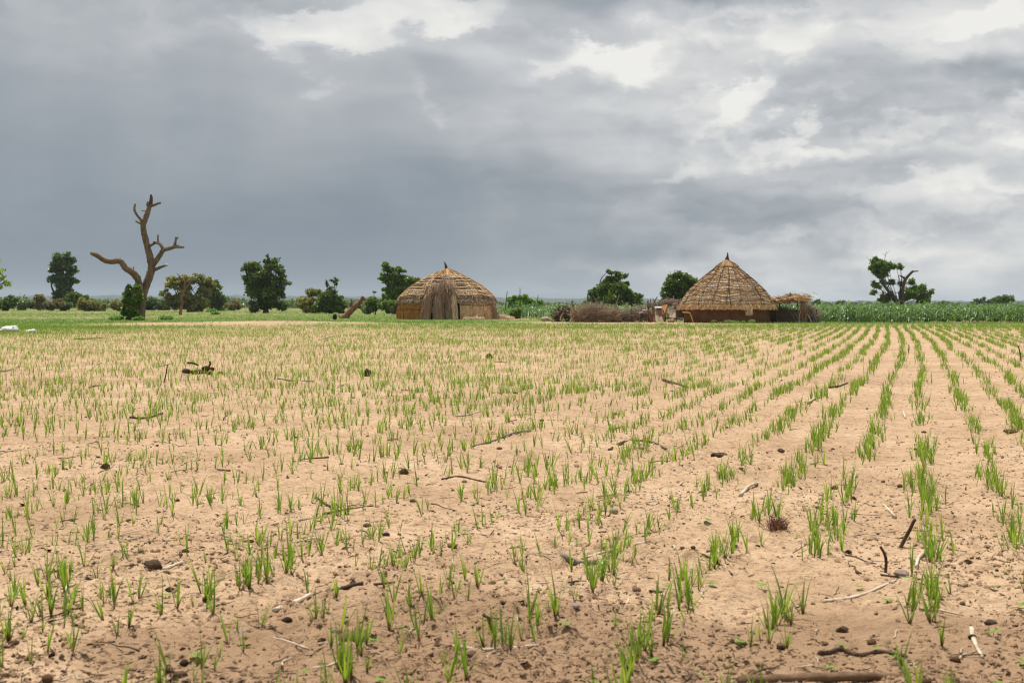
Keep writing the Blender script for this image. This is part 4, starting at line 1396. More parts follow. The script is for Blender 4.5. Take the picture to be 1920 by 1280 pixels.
for k, (pts, r) in enumerate([([(1690, 584), (1680, 560), (1664, 543), (1655, 527), (1652, 508)], (0.42, 0.3, 0.24, 0.2, 0.1)),
                              ([(1693, 584), (1692, 560), (1693, 540), (1698, 524), (1706, 514), (1712, 508)], (0.40, 0.34, 0.3, 0.3, 0.24, 0.2)),
                              ([(1711, 509), (1717, 508.5), (1722, 508)], (0.15, 0.12, 0.09)), ([(1698, 524), (1692, 519), (1687, 516.5)], (0.22, 0.18, 0.13)),
                              ([(1660, 584), (1658, 562), (1655, 545)], (0.3, 0.24, 0.15)), ([(1686, 578), (1687, 560), (1686, 546)], (0.28, 0.24, 0.2)),
                              ([(1658, 492), (1660, 480), (1662, 471)], (0.06, 0.04, 0.02)), ([(1660, 478), (1664, 474), (1668, 469)], (0.03, 0.025, 0.015)), ([(1660, 480), (1656, 476), (1653, 474)], (0.03, 0.025, 0.015)),
                              ([(1632, 492), (1627, 484), (1624, 480)], (0.03, 0.02, 0.012)), ([(1686, 540), (1685, 525), (1684, 514)], (0.06, 0.04, 0.03))]):
    mb = MB()
    tube(mb, [A(x, y, 189.0 - 0.6 * (k < 6)) - b8 for x, y in pts], np.array(r) * 0.72, 8, 4, 0.2, 600 + k)
    mb.build('broken_limb', M['bark'], t8, smooth=True)
make_tree('tree', 'small flat-topped tree right of the palm on the right horizon', 'tree', 330, (1880, 580), [(1868, 562, 14, 5), (1888, 560, 13, 6), (1880, 568, 18, 5)], M['leaf_mid'], 3200, 0.55, 11, 0.25, TREES, clump=0.5)

# bushes
BUSH = 'bushes along the far edge of the field'
BL = [  # label, depth, base, ellipses, material, leaves, size
    ('dark bush at the left edge under the drooping tree', 230, (12, 583), [(20, 567, 16, 13), (5, 573, 14, 10), (-14, 570, 20, 12)], 'leaf_dark', 3600),
    ('low dark bush between the left edge bush and the brownish one', 255, (48, 582), [(48, 573, 16, 8)], 'leaf_blue', 1400),
    ('brownish round bush left of the tall narrow-topped tree', 235, (75, 583), [(75, 560, 10, 12), (73, 573, 11, 9)], 'leaf_brown', 1900),
    ('grey green bush under the tall narrow-topped tree, left side', 220, (97, 583), [(94, 573, 13, 9), (107, 571, 12, 11)], 'leaf_brown', 2000),
    ('grey green bush under the tall narrow-topped tree, right side', 225, (124, 583), [(122, 574, 13, 9)], 'leaf_blue', 1400),
    ('dark bush with a pointed top right of the tall narrow-topped tree', 240, (146, 583), [(140, 562, 16, 12), (157, 557, 10, 9), (150, 572, 14, 10)], 'leaf_dark', 2600),
    ('yellowish green bush left of the big dead tree', 215, (168, 583.5), [(160, 572, 15, 11), (178, 574, 13, 9)], 'leaf_olive', 2600),
    ('low dull bush just left of the vine-covered dead tree', 220, (190, 583), [(188, 574, 10, 9)], 'leaf_olive', 1100),
    ('dark hedge-like bush right of the big dead tree', 260, (290, 582), [(282, 570, 18, 11), (305, 572, 18, 9)], 'leaf_blue', 2600),
    ('green bush between the big dead tree and the dark hedge bush', 215, (222, 584), [(218, 573, 12, 9)], 'leaf_olive', 1200),
    ('thin brown leafless-looking bush left of the broad round-crowned tree', 230, (440, 583), [(442, 572, 13, 8), (428, 575, 8, 6)], 'leaf_brown', 900),
    ('olive bush at the left of the tufted tree', 165, (572, 588), [(590, 551, 17, 9), (562, 566, 13, 9), (578, 567, 22, 11), (585, 578, 24, 9)], 'leaf_olive', 4600),
    ('leafy bush right of the leaning log', 140, (703, 591), [(700, 570, 20, 13), (685, 579, 16, 9), (718, 558, 11, 7), (722, 575, 18, 12), (702, 548, 5, 2)], 'leaf_mid', 5200),
    ('low green bush with poles right of the dome hut', 125, (975, 592), [(965, 562, 13, 9), (985, 560, 15, 9), (975, 573, 24, 11), (1002, 570, 14, 9)], 'leaf_bright', 5200),
    ('small dark green bush in front of the crop right of the dome hut', 97, (968, 599), [(967, 588, 13, 8)], 'leaf_mid', 1500),
    ('little dark bush on the horizon right of the shade shelter', 230, (1530, 582), [(1532, 568, 9, 5), (1545, 571, 9, 4)], 'leaf_blue', 900),
    ('far dark bush behind the crop left of the lopped tree', 400, (1585, 580), [(1580, 569, 12, 4), (1600, 570, 10, 3)], 'leaf_blue', 700),
    ('far dark bush behind the crop right of the lopped tree', 420, (1775, 580), [(1772, 570, 14, 3), (1790, 571, 12, 2.5)], 'leaf_blue', 600),
]
for k, (lab, dp, bs, el, mm, n) in enumerate(BL):
    make_tree('bush', lab, 'bush', dp, bs, el, M[mm], n, 0.0019 * dp, 700 + k, 0.06, BUSH, clump=0.46, nclump=16)

# low weeds on the sandy bank at right
for k, (x, y) in enumerate([(1742, 601), (1755, 600), (1768, 601), (1783, 600), (1800, 600.5), (1812, 600), (1826, 600), (1842, 600), (1858, 600.5), (1867, 601)]):
    dp = 2533 / (y + 2.5 - 572)
    make_tree('weed_clump', 'low yellow green weed clump on the sandy bank, number %s from its left end' % ['one', 'two', 'three', 'four', 'five', 'six', 'seven', 'eight', 'nine', 'ten'][k], 'weed', dp, (x, y + 2.5), [(x, y - 0.5, 8, 3.6)], M['leaf_bright'], 420, 0.11, 760 + k, trunk=False,
              group='weeds on the sandy bank', clump=0.6, nclump=9)
# weeds at the foot of the cone hut
for k, (x, y, nm) in enumerate([(1341, 604, 'leftmost'), (1359, 604, 'second'), (1377, 605, 'third'), (1394, 605, 'fourth'), (1412, 606, 'rightmost')]):
    dp = 2533 / (y + 2.5 - 572)
    make_tree('weed_clump', '%s little weed at the foot of the cone hut' % nm, 'weed', dp, (x, y + 2.5), [(x + 2 * ((k * 3) % 4 - 1.5), y + (0.6 if k % 2 else 0), 4.0 + 2.5 * (k % 3), 1.6 + 0.9 * ((k + 1) % 3))], M['leaf_olive'] if k < 2 else M['leaf_bright'], 130, 0.08, 780 + k, trunk=False,
              group='weeds at the foot of the cone hut', clump=0.6, nclump=7)
for k, (x, y, rx, ry, lab) in enumerate([(365, 582, 14, 4.5, 'bright weed patch behind the olive tree, left one'), (395, 584, 10, 3, 'bright weed patch behind the olive tree, right one'), (415, 580, 22, 4.5, 'pale green weed strip left of the broad round-crowned tree'),
                                         (218, 599, 14, 2.5, 'low weed left of the big dead tree foot'), (262, 599, 12, 3, 'low weed at the right of the big dead tree foot'), (310, 598, 14, 3, 'low weed between the big and the thin dead tree'), (405, 588, 8, 3.5, 'dark weed right of the thin dead tree'), (1116, 601, 4, 4, 'small green weed before the brush fence')]):
    dp = 2533 / (max(y + ry * 0.6, 582) - 572)
    make_tree('weed_clump', lab, 'weed', dp, (x, y + 2), [(x, y, rx, ry)], M['leaf_bright'], 700, 0.0014 * dp, 790 + k, trunk=False, group='weed patches in the green cover', clump=0.6, nclump=16)

# palm on the right horizon
pb = A(1842, 582, 300)
pb[2] = 0
palm = thing('palm', 'bushy fan palm on the right horizon above the crop', 'palm', pb)
for k in range(26):
    rg = np.random.default_rng(820 + k)
    a = rad(-80 + 160 * k / 25 + 5 * rg.normal())
    L = 2.5 + 0.7 * rg.random()
    P = np.array([[0, 0, 0.3], [0.55 * L * math.sin(a), 0.4 * rg.normal(), 0.4 + 0.55 * L * math.cos(a)], [L * math.sin(a), 0.6 * rg.normal(), 0.3 + 0.82 * L * math.cos(a)]])
    mb = MB()
    tube(mb, P, [0.06, 0.045, 0.02], 5, 3)
    pp, _ = catmull(P, [1, 1, 1], 12)
    n = 46
    i = rg.integers(4, len(pp), n)
    d = norm(np.stack([rg.normal(size=n), rg.normal(size=n), rg.normal(size=n) * 0.6 - 0.2], -1))
    strands(mb, pp[i], pp[i] + d * 0.42, np.full(n, 0.10), rg, 0.02)
    mb.build('frond', M['leaf_blue'], palm)
mb = MB()
tube(mb, [(0, 0, -0.1), (0, 0, 0.5), (0.05, 0, 0.9)], [0.3, 0.28, 0.2], 8, 3, 0.2)
mb.build('trunk', M['bark'], palm)

# ------------------------------------------------------------------ dead trees
DT = 90.0
tb = A(257, 600, DT)
tb[2] = zgs(tb[0], tb[1])
dt = thing('dead_tree', 'tall bare dead tree with forked trunk and broken limbs', 'dead tree', tb)
TT = lambda pts: [A(x, y, DT + dy) - tb for x, y, dy in pts]
sT = DT / F_PX


def limb(name, pts, wid, m='deadbark', sides=11, seed=0, par=None):
    mb = MB()
    tube(mb, TT(pts), [w / 2 * sT for w in wid], sides, 6, 0.16, seed)
    return mb.build(name, M[m], par or dt, smooth=True)


limb('trunk', [(260, 606, 0), (262, 590, 0), (264, 572, 0), (267, 556, 0), (272, 540, 0.1), (279, 522, 0.1), (284.5, 503, 0.1), (283, 488, 0.1), (278, 468, 0.1), (273, 448, 0.1), (269, 430, 0), (270, 418, 0), (275, 405, 0), (279, 392, 0), (282, 383, 0)],
     [24, 21, 19, 18, 15, 15, 14, 14, 11.5, 11.5, 10.5, 10, 10, 8.5, 7.5], seed=1)
limb('top_stub', [(280, 388, 0), (283, 378, 0), (283.5, 370, 0), (283, 364.5, 0)], [8, 7.5, 6, 3], 'stick', 9, 2)
limb('branch', [(283, 386, 0), (290, 384, -0.1), (296, 381.5, -0.2), (301.5, 380, -0.2)], [6, 5, 4.5, 4], seed=3)
limb('branch', [(279, 392, 0), (276, 384, 0.1), (277.5, 378, 0.1)], [4.5, 4, 3], seed=4)
limb('twig', [(276, 396, 0), (270, 395.5, 0), (265, 395, 0)], [3, 2, 1.5], seed=5, sides=7)
limb('branch', [(268, 420, 0), (263, 411, -0.2), (256, 402, -0.3), (252, 393, -0.4), (253.5, 382, -0.4)], [6, 5, 4.5, 4.5, 3.5], seed=6)
limb('twig', [(252, 395, -0.4), (250, 393, -0.4)], [3, 1.5], seed=17, sides=7)
limb('branch', [(269, 421, 0), (261, 418, 0.2), (254.5, 414.5, 0.3)], [5, 4, 3.2], seed=7)
rl = limb('branch', [(284, 498, 0.1), (292, 489, -0.2), (300, 478, -0.4), (306, 469, -0.5), (316, 466, -0.6), (326, 463, -0.7), (332, 461, -0.7)], [12, 10, 9, 8, 7.5, 7, 6.5], seed=8)
limb('stub', [(328, 463, -0.7), (336, 462.5, -0.8), (342, 463, -0.8), (345.5, 463, -0.8)], [6.5, 6.5, 5.5, 3], 'greywood', 9, 9)
limb('branch', [(326, 462, -0.7), (329, 453, -0.7), (330, 444, -0.7)], [5.5, 4.5, 3.5], seed=10)
limb('twig', [(329, 451, -0.7), (333.5, 444.5, -0.7)], [3.5, 2.6], seed=11, sides=7)
limb('branch', [(281, 461, 0.1), (287, 457.5, -0.1), (293, 455, -0.2), (300, 458, -0.4), (305, 465, -0.5), (307.5, 470, -0.5)], [5.5, 5, 5, 6, 6.5, 6], seed=12)
limb('twig', [(296.5, 455, -0.2), (296, 448, -0.2), (296.5, 440, -0.2)], [3.5, 3, 3], seed=13, sides=7)
limb('stub', [(293, 455, -0.2), (287, 453.5, -0.3)], [4.5, 2.5], 'stick', 7, 14)
limb('branch', [(290, 506, 0), (299, 502, -0.2), (306, 499, -0.4), (312.5, 497, -0.5)], [6.5, 5.5, 4.5, 4.5], seed=15)
limb('knob', [(311, 498, -0.5), (314, 496, -0.5)], [5.5, 5], 'straw_pale', 7, 16)
limb('branch', [(262, 565, 0), (262, 545, -0.1), (259, 525, -0.3), (252, 514, -0.5), (243, 507, -0.6), (235, 502, -0.7), (228, 492, -0.8), (221, 489, -0.9), (209, 490, -1.0), (196, 488, -1.1), (184, 480, -1.2), (175, 476, -1.3), (170, 474, -1.3)],
     [15, 14, 13, 13, 12, 11.5, 11, 10.5, 10, 9.5, 8.5, 7.5, 5], seed=18)
limb('stub', [(178, 477.5, -1.25), (172, 475, -1.3), (169.5, 474, -1.3)], [7.5, 6.5, 4.5], 'greywood', 8, 19)
limb('twig', [(226, 490, -0.8), (225, 483, -0.8)], [3, 1.8], seed=20, sides=7)
limb('twig', [(248, 508, -0.5), (251, 500, -0.5)], [4, 2], seed=21, sides=7)
limb('twig', [(261, 522, -0.3), (263, 517, -0.3)], [4, 2.5], seed=22, sides=7)
make_tree('climbing_vine', 'dark green vine bush smothering the foot of the big dead tree', 'vine', 89.0, (244, 601),
          [(247, 545, 14, 12), (237, 562, 11, 14), (250, 560, 15, 16), (236, 580, 9, 12), (248, 580, 14, 16), (242, 594, 11, 8), (258, 540, 9, 8)], M['leaf_mid'], 7000, 0.17, 830, 0.05, clump=0.42)

DU = 140.0
ub = A(338, 590, DU)
ub[2] = zgs(ub[0], ub[1])
d2 = thing('dead_tree', 'thin crooked reddish dead trunk in front of the olive tree', 'dead tree', ub)
for k, (nm, pts, wid) in enumerate([('trunk', [(338, 592), (339, 580), (341.5, 568), (339.5, 560), (342, 551), (346, 543), (346.5, 532), (345, 525)], [8, 7, 6.5, 5.5, 5.5, 5.5, 4.5, 4]),
                                    ('branch', [(345, 526), (340, 522), (336, 517), (332.5, 513)], [4, 3.2, 2.8, 2]), ('branch', [(345, 545), (352, 536), (358, 529)], [4, 2.5, 1.5]),
                                    ('branch', [(343, 549), (339, 543), (334, 537)], [2.4, 1.8, 1.2]), ('branch', [(346, 530), (352, 527), (357, 530)], [2, 1.6, 1.0])]):
    mb = MB()
    tube(mb, [A(x, y, DU) - ub for x, y in pts], [w * 0.38 * DU / F_PX for w in wid], 9, 5, 0.2, 840 + k)
    mb.build(nm, M['redbark'], d2, smooth=True)

DL = 100.0
lb = A(645, 597, DL)
lb[2] = zgs(lb[0], lb[1])
lg = thing('leaning_log', 'thick sawn log leaning out of the grass left of the dome hut', 'log', lb)
for k, (nm, pts, wid, mm) in enumerate([('stem', [(640, 600), (649, 592), (658, 582), (668, 573), (676, 565), (681, 555.5)], [15, 13, 12, 10.5, 9, 6.5], 'redbark'), ('stub', [(677, 564), (682, 561.5), (686, 560.5)], [5, 4.5, 3.5], 'redbark'),
                                        ('twig', [(657, 576), (659, 568), (660, 559)], [3, 2, 1.4], 'stick'), ('stub', [(659, 577), (656, 571)], [4, 2.5], 'stick'), ('stub', [(642, 598), (638, 594), (634, 590)], [5, 3, 2], 'greywood')]):
    mb = MB()
    tube(mb, [A(x, y, DL) - lb for x, y in pts], [w / 2 * DL / F_PX for w in wid], 10, 5, 0.18, 850 + k)
    mb.build(nm, M[mm], lg, smooth=True)
mb = MB()
bo = A(628, 600, 91)
bo[2] = zgs(bo[0], bo[1])
lump(mb, (0, 0, 0.19), (0.14, 0.13, 0.21), 14, rough=0.16)
tag(mb.build('charred_stump', M['black'], smooth=True), 'small black rounded stump in the grass left of the leaning log', 'stump').location = bo

# white sacks at the left
for k, (x0, x1, h, lab) in enumerate([(-4, 37, 0.235, 'larger white crumpled sack lying in the grass at the left edge'), (48, 69, 0.115, 'smaller flat white sack lying right of the larger one')]):
    D_ = 2533 / (622 - 572)
    c = A((x0 + x1) / 2, 622, D_)
    c[2] = zgs(c[0], c[1]) - 0.02
    mb = MB()
    w = (x1 - x0) * D_ / F_PX
    lump(mb, (0, 0, h * 0.33), (w / 2 * 0.86, 0.26, h * 0.60), 22 + k, 12, 20, rough=0.26)
    lump(mb, (w * (0.24 if k == 0 else 0.2), 0.02, h * 0.50), (w * 0.16, 0.17, h * 0.56), 27 + k, 12, 18, rough=0.45)
    for j in range(4):
        rr_ = np.random.default_rng(880 + 7 * k + j)
        lump(mb, (w * (rr_.random() - 0.5) * 0.7, -0.08 - 0.1 * rr_.random(), h * (0.15 + 0.3 * rr_.random())), (w * 0.13, 0.13, h * 0.30), 30 + 5 * k + j, 10, 14, rough=0.6)
    tag(mb.build('white_sack', M['white'], smooth=True), lab, 'sack', 'white sacks in the grass').location = c


# ------------------------------------------------------------------ far-off scrub that reads as one dark band
def far_woods():
    rg = np.random.default_rng(890)
    C, R = [], []
    for k in range(700):
        d = 380 + 700 * rg.random() ** 1.3
        px = -150 + 2300 * rg.random()
        w = fbm(np.array([px / 90.0]), np.array([d / 160.0]), 91, 3)[0]
        if w < (-0.26 if px < 760 else 0.03):
            continue
        c = A(px, 575, d)
        h = (1.8 + 2.2 * rg.random() + 4 * max(0, w)) * (d / 550) ** 0.6 * (1.0 if px < 900 else 0.55)
        for j in range(4):
            C.append([c[0] + 2.8 * rg.normal(), d + 2 * rg.normal(), h * (0.2 + 0.45 * rg.random())])
            r = h * (0.28 + 0.2 * rg.random())
            R.append([r * 1.7, r * 1.3, r])
    mb = MB()
    leaves_mesh(mb, np.array(C), np.array(R), 48000, 0.85, rg, 0.1, 0.6)
    V = mb.v[0]
    mb.v = [np.column_stack([V[:, 0], V[:, 1], np.maximum(V[:, 2], 0.02)])]
    tag(mb.build('far_scrub', M['leaf_blue']), 'distant dark scrub along the far edge of the plain', None, kind='stuff')


far_woods()

# ================================================================== tall crop
def millet_proto(seed, h):
    rg = np.random.default_rng(seed)
    mb = MB()
    nl = 7
    P = [np.array([0, 0, -0.02]), np.array([0.02 * rg.normal(), 0.02 * rg.normal(), h * 0.45]), np.array([0.05 * rg.normal(), 0.05 * rg.normal(), h * 0.8])]
    tube(mb, P, [0.016, 0.012, 0.006], 3, 1)
    for i in range(nl):
        z = h * (0.12 + 0.68 * i / nl)
        a = i * 2.4 + rg.normal() * 0.5
        d = np.array([math.cos(a), math.sin(a), 0])
        L = h * (0.42 + 0.22 * rg.random())
        w = 0.062 * (0.8 + 0.5 * rg.random())
        sd = np.array([-d[1], d[0], 0.25 * rg.normal()])
        rise = 0.55 + 0.5 * rg.random()
        pts = []
        for u in (0, 0.33, 0.66, 1.0):
            pts.append(np.array([0, 0, z]) + d * L * u * 0.9 + np.array([0, 0, L * (rise * u - 0.95 * u * u)]))
        ww = [w * 0.5, w, w * 0.75, 0.004]
        V = []
        for p, x in zip(pts, ww):
            V += [p - sd * x / 2, p + sd * x / 2]
        mb.add(V, [(0, 1, 3, 2), (2, 3, 5, 4), (4, 5, 7, 6)])
    return mb


PROT = [millet_proto(900 + k, 0.92 + 0.05 * k) for k in range(7)]
PM = []
for mb in PROT:
    me = mb.mesh('millet_plant')
    me.materials.append(M['millet'])
    PM.append(me)


def crop_points():
    """rows of the standing crop right of the huts and behind the compound"""
    rg = np.random.default_rng(930)
    pts = []
    front = lambda px: np.interp(px, [930, 1000, 1080, 1240, 1440, 1545, 1600, 1700, 1745, 1870, 1900, 2100], [108, 100, 98, 96, 92, 79, 77.5, 76, 80, 80, 77, 75])
    d = 75.0
    while d < 140:
        x0, x1 = (925 - 960) / F_PX * d, (2060 - 960) / F_PX * d
        nx = int((x1 - x0) / (0.30 if d < 100 else 0.42))
        x = x0 + (x1 - x0) * rg.random(nx)
        y = d + 0.35 * rg.normal(size=nx)
        px = 960 + x / y * F_PX
        ok = y > front(px)
        ok &= ~((px > 925) & (px < 1440) & (rg.random(nx) < 0.25))
        # bushes and huts keep their place
        pts.append(np.stack([x[ok], y[ok], y[ok] - front(px[ok])], -1))
        d += 0.55 if d < 95 else 1.1
    p = np.concatenate(pts)
    keep = np.ones(len(p), bool)
    for cx, cy, r in [(*A(838, 598, 96)[:2], 4.2), (*A(1363, 598, 77)[:2], 3.6), (*A(1480, 600, 77)[:2], 2.2)]:
        keep &= np.hypot(p[:, 0] - cx, p[:, 1] - cy) > r
    return p[keep]


CP = crop_points()
order = np.argsort(CP[:, 2] * 1.0 + 0.02 * CP[:, 1] + np.where((960 + CP[:, 0] / CP[:, 1] * F_PX > 1440) & (960 + CP[:, 0] / CP[:, 1] * F_PX < 1915), 0, 40))
rg = np.random.default_rng(940)
CZ = zg(CP[:, 0], CP[:, 1])
for i in order[:300]:
    o = obj('millet_plant', PM[rg.integers(7)], None)
    o.location = (CP[i, 0], CP[i, 1], CZ[i])
    s_ = 0.62 + 0.42 * rg.random() if CP[i, 2] < 1.2 else 0.85 + 0.25 * rg.random()
    o.scale = (s_, s_, s_)
    o.rotation_euler = (0, 0, rg.random() * 6.28)
    tag(o, 'leafy green millet plant in the front rows of the tall crop', 'millet plant', 'front rows of the tall green crop')


def scatter(protos, P, Z, scale, rot, lean=None):
    """copies of small meshes merged into one"""
    out = MB()
    rgk = np.random.default_rng(941).integers(0, len(protos), len(P))
    for k, pr in enumerate(protos):
        sel = np.where(rgk == k)[0]
        if not len(sel):
            continue
        V = np.concatenate(pr.v)
        c, s = np.cos(rot[sel]), np.sin(rot[sel])
        sc = scale[sel][:, None]
        X = (V[None, :, 0] * c[:, None] - V[None, :, 1] * s[:, None]) * sc + P[sel, 0][:, None]
        Y = (V[None, :, 0] * s[:, None] + V[None, :, 1] * c[:, None]) * sc + P[sel, 1][:, None]
        W = V[None, :, 2] * sc + Z[sel][:, None]
        if lean is not None:
            X = X + lean[sel, 0][:, None] * V[None, :, 2] * sc
            Y = Y + lean[sel, 1][:, None] * V[None, :, 2] * sc
        off = (np.arange(len(sel)) * len(V))[:, None, None]
        q = np.concatenate(pr.q) if pr.q else None
        t = np.concatenate(pr.t) if pr.t else None
        out.add(np.stack([X, Y, W], -1).reshape(-1, 3), (q[None] + off).reshape(-1, 4) if q is not None else None, (t[None] + off).reshape(-1, 3) if t is not None else None)
    return out


rest = order[300:]
n = len(rest)
tag(scatter(PROT, CP[rest], CZ[rest], (0.74 + 0.42 * rg.random(n) ** 1.5) * (1.0 + 0.5 * fbm(CP[rest, 0] / 4.0, CP[rest, 1] / 4.0, 19, 3)), rg.random(n) * 6.28).build('millet_crop', M['millet']), 'standing green millet crop behind its front rows', None, kind='stuff')


# ================================================================== seedlings
def blade(mb, base, az, L, w, lean, curl, seg, fold):
    d = np.array([math.cos(az), math.sin(az), 0.0])
    sd = np.array([-d[1], d[0], 0.0])
    pts, wd = [], []
    for i in range(seg + 1):
        u = i / seg
        ang = lean + curl * u * u
        pts.append((u, ang))
        wd.append(w * (0.55 + 0.9 * u if u < 0.4 else max(0.0, (1 - u) / 0.6) ** 0.75 * 0.91))
    P = [np.array(base, float)]
    for i in range(seg):
        a = (pts[i][1] + pts[i + 1][1]) / 2
        P.append(P[-1] + (d * math.sin(a) + np.array([0, 0, math.cos(a)])) * L / seg)
    if fold:
        V, Q = [], []
        for p, x in zip(P, wd):
            x = max(x, 0.0004)
            V += [p - sd * x / 2 + d * x * 0.18, p, p + sd * x / 2 + d * x * 0.18]
        for i in range(seg):
            b = i * 3
            Q += [(b, b + 1, b + 4, b + 3), (b + 1, b + 2, b + 5, b + 4)]
        mb.add(V, Q)
    else:
        V, Q, T = [], [], []
        for p, x in zip(P[:-1], wd[:-1]):
            V += [p - sd * x / 2, p + sd * x / 2]
        V.append(P[-1])
        for i in range(seg - 1):
            b = i * 2
            Q.append((b, b + 1, b + 3, b + 2))
        b = (seg - 1) * 2
        T.append((b, b + 1, b + 2))
        mb.add(V, Q, T)


def seedling_specs(seed):
    rg = np.random.default_rng(seed)
    h = 0.125 + 0.07 * rg.random()
    nb = int(rg.integers(4, 7))
    out = []
    a0 = rg.random() * 6.28
    for i in range(nb):
        out.append((a0 + math.pi * i + 0.7 * rg.normal(), h * (0.55 + 0.5 * rg.random()) if i else h * 1.1, 0.0060 + 0.0040 * rg.random(), abs(0.12 + 0.19 * rg.normal()), 0.15 + 0.55 * rg.random() ** 1.5, 0.004 * rg.random()))
    if rg.random() < 0.35:
        i = rg.integers(nb)
        o = list(out[i])
        o[4] += 1.0
        out[i] = tuple(o)
    return out


SPECS = [seedling_specs(1000 + k) for k in range(16)]
NEAR = []          # per prototype: list of leaf meshes
MID, FAR = [], []
for sp in SPECS:
    ls = []
    a, b = MB(), MB()
    for (az, L, w, lean, curl, z0) in sp:
        m1 = MB()
        blade(m1, (0, 0, -0.012), az, L, w, lean, curl, 5, True)
        me = m1.mesh('leaf_blade', True)
        me.materials.append(M['seedling_near'])
        ls.append(me)
        blade(a, (0, 0, -0.012), az, L, w * 0.95, lean, curl, 4, False)
    for (az, L, w, lean, curl, z0) in sp[:2]:
        blade(b, (0, 0, -0.01), az, L, w * 1.5, lean, curl, 2, False)
    NEAR.append(ls)
    MID.append(a)
    FAR.append(b)


def field_points():
    rg = np.random.default_rng(1100)
    out = []
    k = -130
    while k < 75:
        s0 = k * ROW_GAP
        y = 2.7
        ys = np.cumsum(np.abs(0.030 + 0.022 * rg.normal(size=2300))) + 2.7
        ys = ys[ys < 66]
        x = s0 / 0.96 + row_x(ys) + 0.036 * rg.normal(size=len(ys)) + 0.16 * fbm(ys / 1.6, ys * 0 + k * 3.7, 5, 2)
        ok = np.abs(x) < 0.42 * ys + 0.6
        x, yy = x[ok], ys[ok]
        if len(x):
            px = 960 + x / yy * F_PX
            gap = fbm(yy / 0.55 + k * 31.7, yy * 0 + k * 1.9, 7, 2)
            patch = fbm(x / 3.2, yy / 3.2, 9, 3)
            right = sstep(1050, 1550, px)
            dens = 0.74 + 0.06 * right + 0.8 * patch + 0.25 * (1 - sstep(4, 9, yy)) * (1 - right) + 0.30 * right * (1 - sstep(6, 11, yy))
            thr = 0.30 * right * sstep(-0.10, 0.02, gap) + (1 - right) * 0.22 * sstep(-0.02, 0.16, gap)
            prob = np.clip(dens, 0.25, 1) * (0.12 + 0.30 * (1 - right) + (0.88 - 0.30 * (1 - right)) * sstep(-0.10 - 0.06 * right * (1 - sstep(6, 11, yy)), 0.05, gap)) + thr * (0.3 + 0.7 * sstep(-0.06, 0.06, gap))
            prob = prob * (0.92 - 0.10 * sstep(16, 34, yy))
            # bare bank and grass strip
            for c, rx, ry in BARE[:1] + BARE[8:]:
                prob = prob * (1 - 0.93 * np.exp(-(((x - c[0]) / rx) ** 2 + ((yy - c[1]) / ry) ** 2) ** 2))
            keep = rg.random(len(x)) < prob
            x, yy = x[keep], yy[keep]
            px = px[keep]
            # left of the middle the drill rows are ragged
            x = x + (1 - sstep(1000, 1450, px)) * 0.045 * rg.normal(size=len(x))
            hh = 0.78 + 0.5 * fbm(x / 1.9, yy / 1.9, 13, 3) + 0.12 * sstep(1200, 1600, px) + 0.05 * sstep(1150, 1500, px) * (1 - sstep(4.5, 8, yy))
            out.append(np.stack([x, yy, hh * (0.50 + 0.68 * rg.random(len(x)))], -1))
        k += 1
    return np.concatenate(out)


FP = field_points()
FZ = zg(FP[:, 0], FP[:, 1])
vis = np.abs(FP[:, 0]) < 0.372 * FP[:, 1]
rank = np.where(vis & (FP[:, 1] > 3.45), FP[:, 1], 999)
near_i = np.argsort(rank)[:300]
rg = np.random.default_rng(1200)
for i in near_i:
    k = int(rg.integers(16))
    o = thing('seedling', 'slender bright green cereal seedling in the nearest sandy rows', 'seedling', (FP[i, 0], FP[i, 1], FZ[i]), rg.random() * 6.28, 'cereal seedlings in the nearest rows')
    s_ = FP[i, 2] * 1.02
    o.scale = (s_, s_, s_)
    o.rotation_euler = (0.09 * rg.normal(), 0.09 * rg.normal(), rg.random() * 6.28)
    for me in NEAR[k]:
        obj('leaf_blade', me, None, o)
restm = np.ones(len(FP), bool)
restm[near_i] = False
for nm, pr, lo, hi, lab in (('cereal_seedlings', MID, 0, 17, 'green cereal seedlings filling the rows of the middle field'), ('cereal_seedlings', FAR, 17, 99, 'green cereal seedlings filling the far rows before the huts')):
    sel = np.where(restm & (FP[:, 1] >= lo) & (FP[:, 1] < hi))[0]
    n = len(sel)
    o = scatter(pr, FP[sel], FZ[sel], FP[sel, 2], rg.random(n) * 6.28, 0.10 * rg.normal(size=(n, 2))).build(nm, M['seedling'])
    tag(o, lab, None, kind='stuff')

# ------------------------------------------------------------------ short grass and green cover further out
def grass_points(n, y0, y1):
    rg = np.random.default_rng(1300)
    y = 1 / (1 / y1 + (1 / y0 - 1 / y1) * rg.random(n))
    x = (rg.random(n) * 2 - 1) * 0.42 * y
    g = grass_mask(x, y)
    ok = rg.random(n) < g
    x, y = x[ok], y[ok]
    keep = np.ones(len(x), bool)
    for cx, cy, r in [(*A(838, 598, 96)[:2], 3.35), (*A(1363, 598, 77)[:2], 2.35)]:
        keep &= np.hypot(x - cx, y - cy) > r
    return x[keep], y[keep]


gx_, gy_ = grass_points(42000, 44, 320)
GP = []
for k in range(8):
    rg = np.random.default_rng(1310 + k)
    mb = MB()
    for i in range(5):
        blade(mb, (0.10 * rg.normal(), 0.10 * rg.normal(), -0.01), rg.random() * 6.28, 0.075 + 0.05 * rg.random(), 0.017, abs(0.25 * rg.normal()), 0.4, 2, False)
    GP.append(mb)
n = len(gx_)
rg = np.random.default_rng(1320)
tag(scatter(GP, np.stack([gx_, gy_], -1), zg(gx_, gy_), (0.6 + 0.7 * rg.random(n)) * (1 + 0.9 * sstep(80, 250, gy_)), rg.random(n) * 6.28).build('grass', M['grass']), 'short green grass and weeds between field and huts', None, kind='stuff')

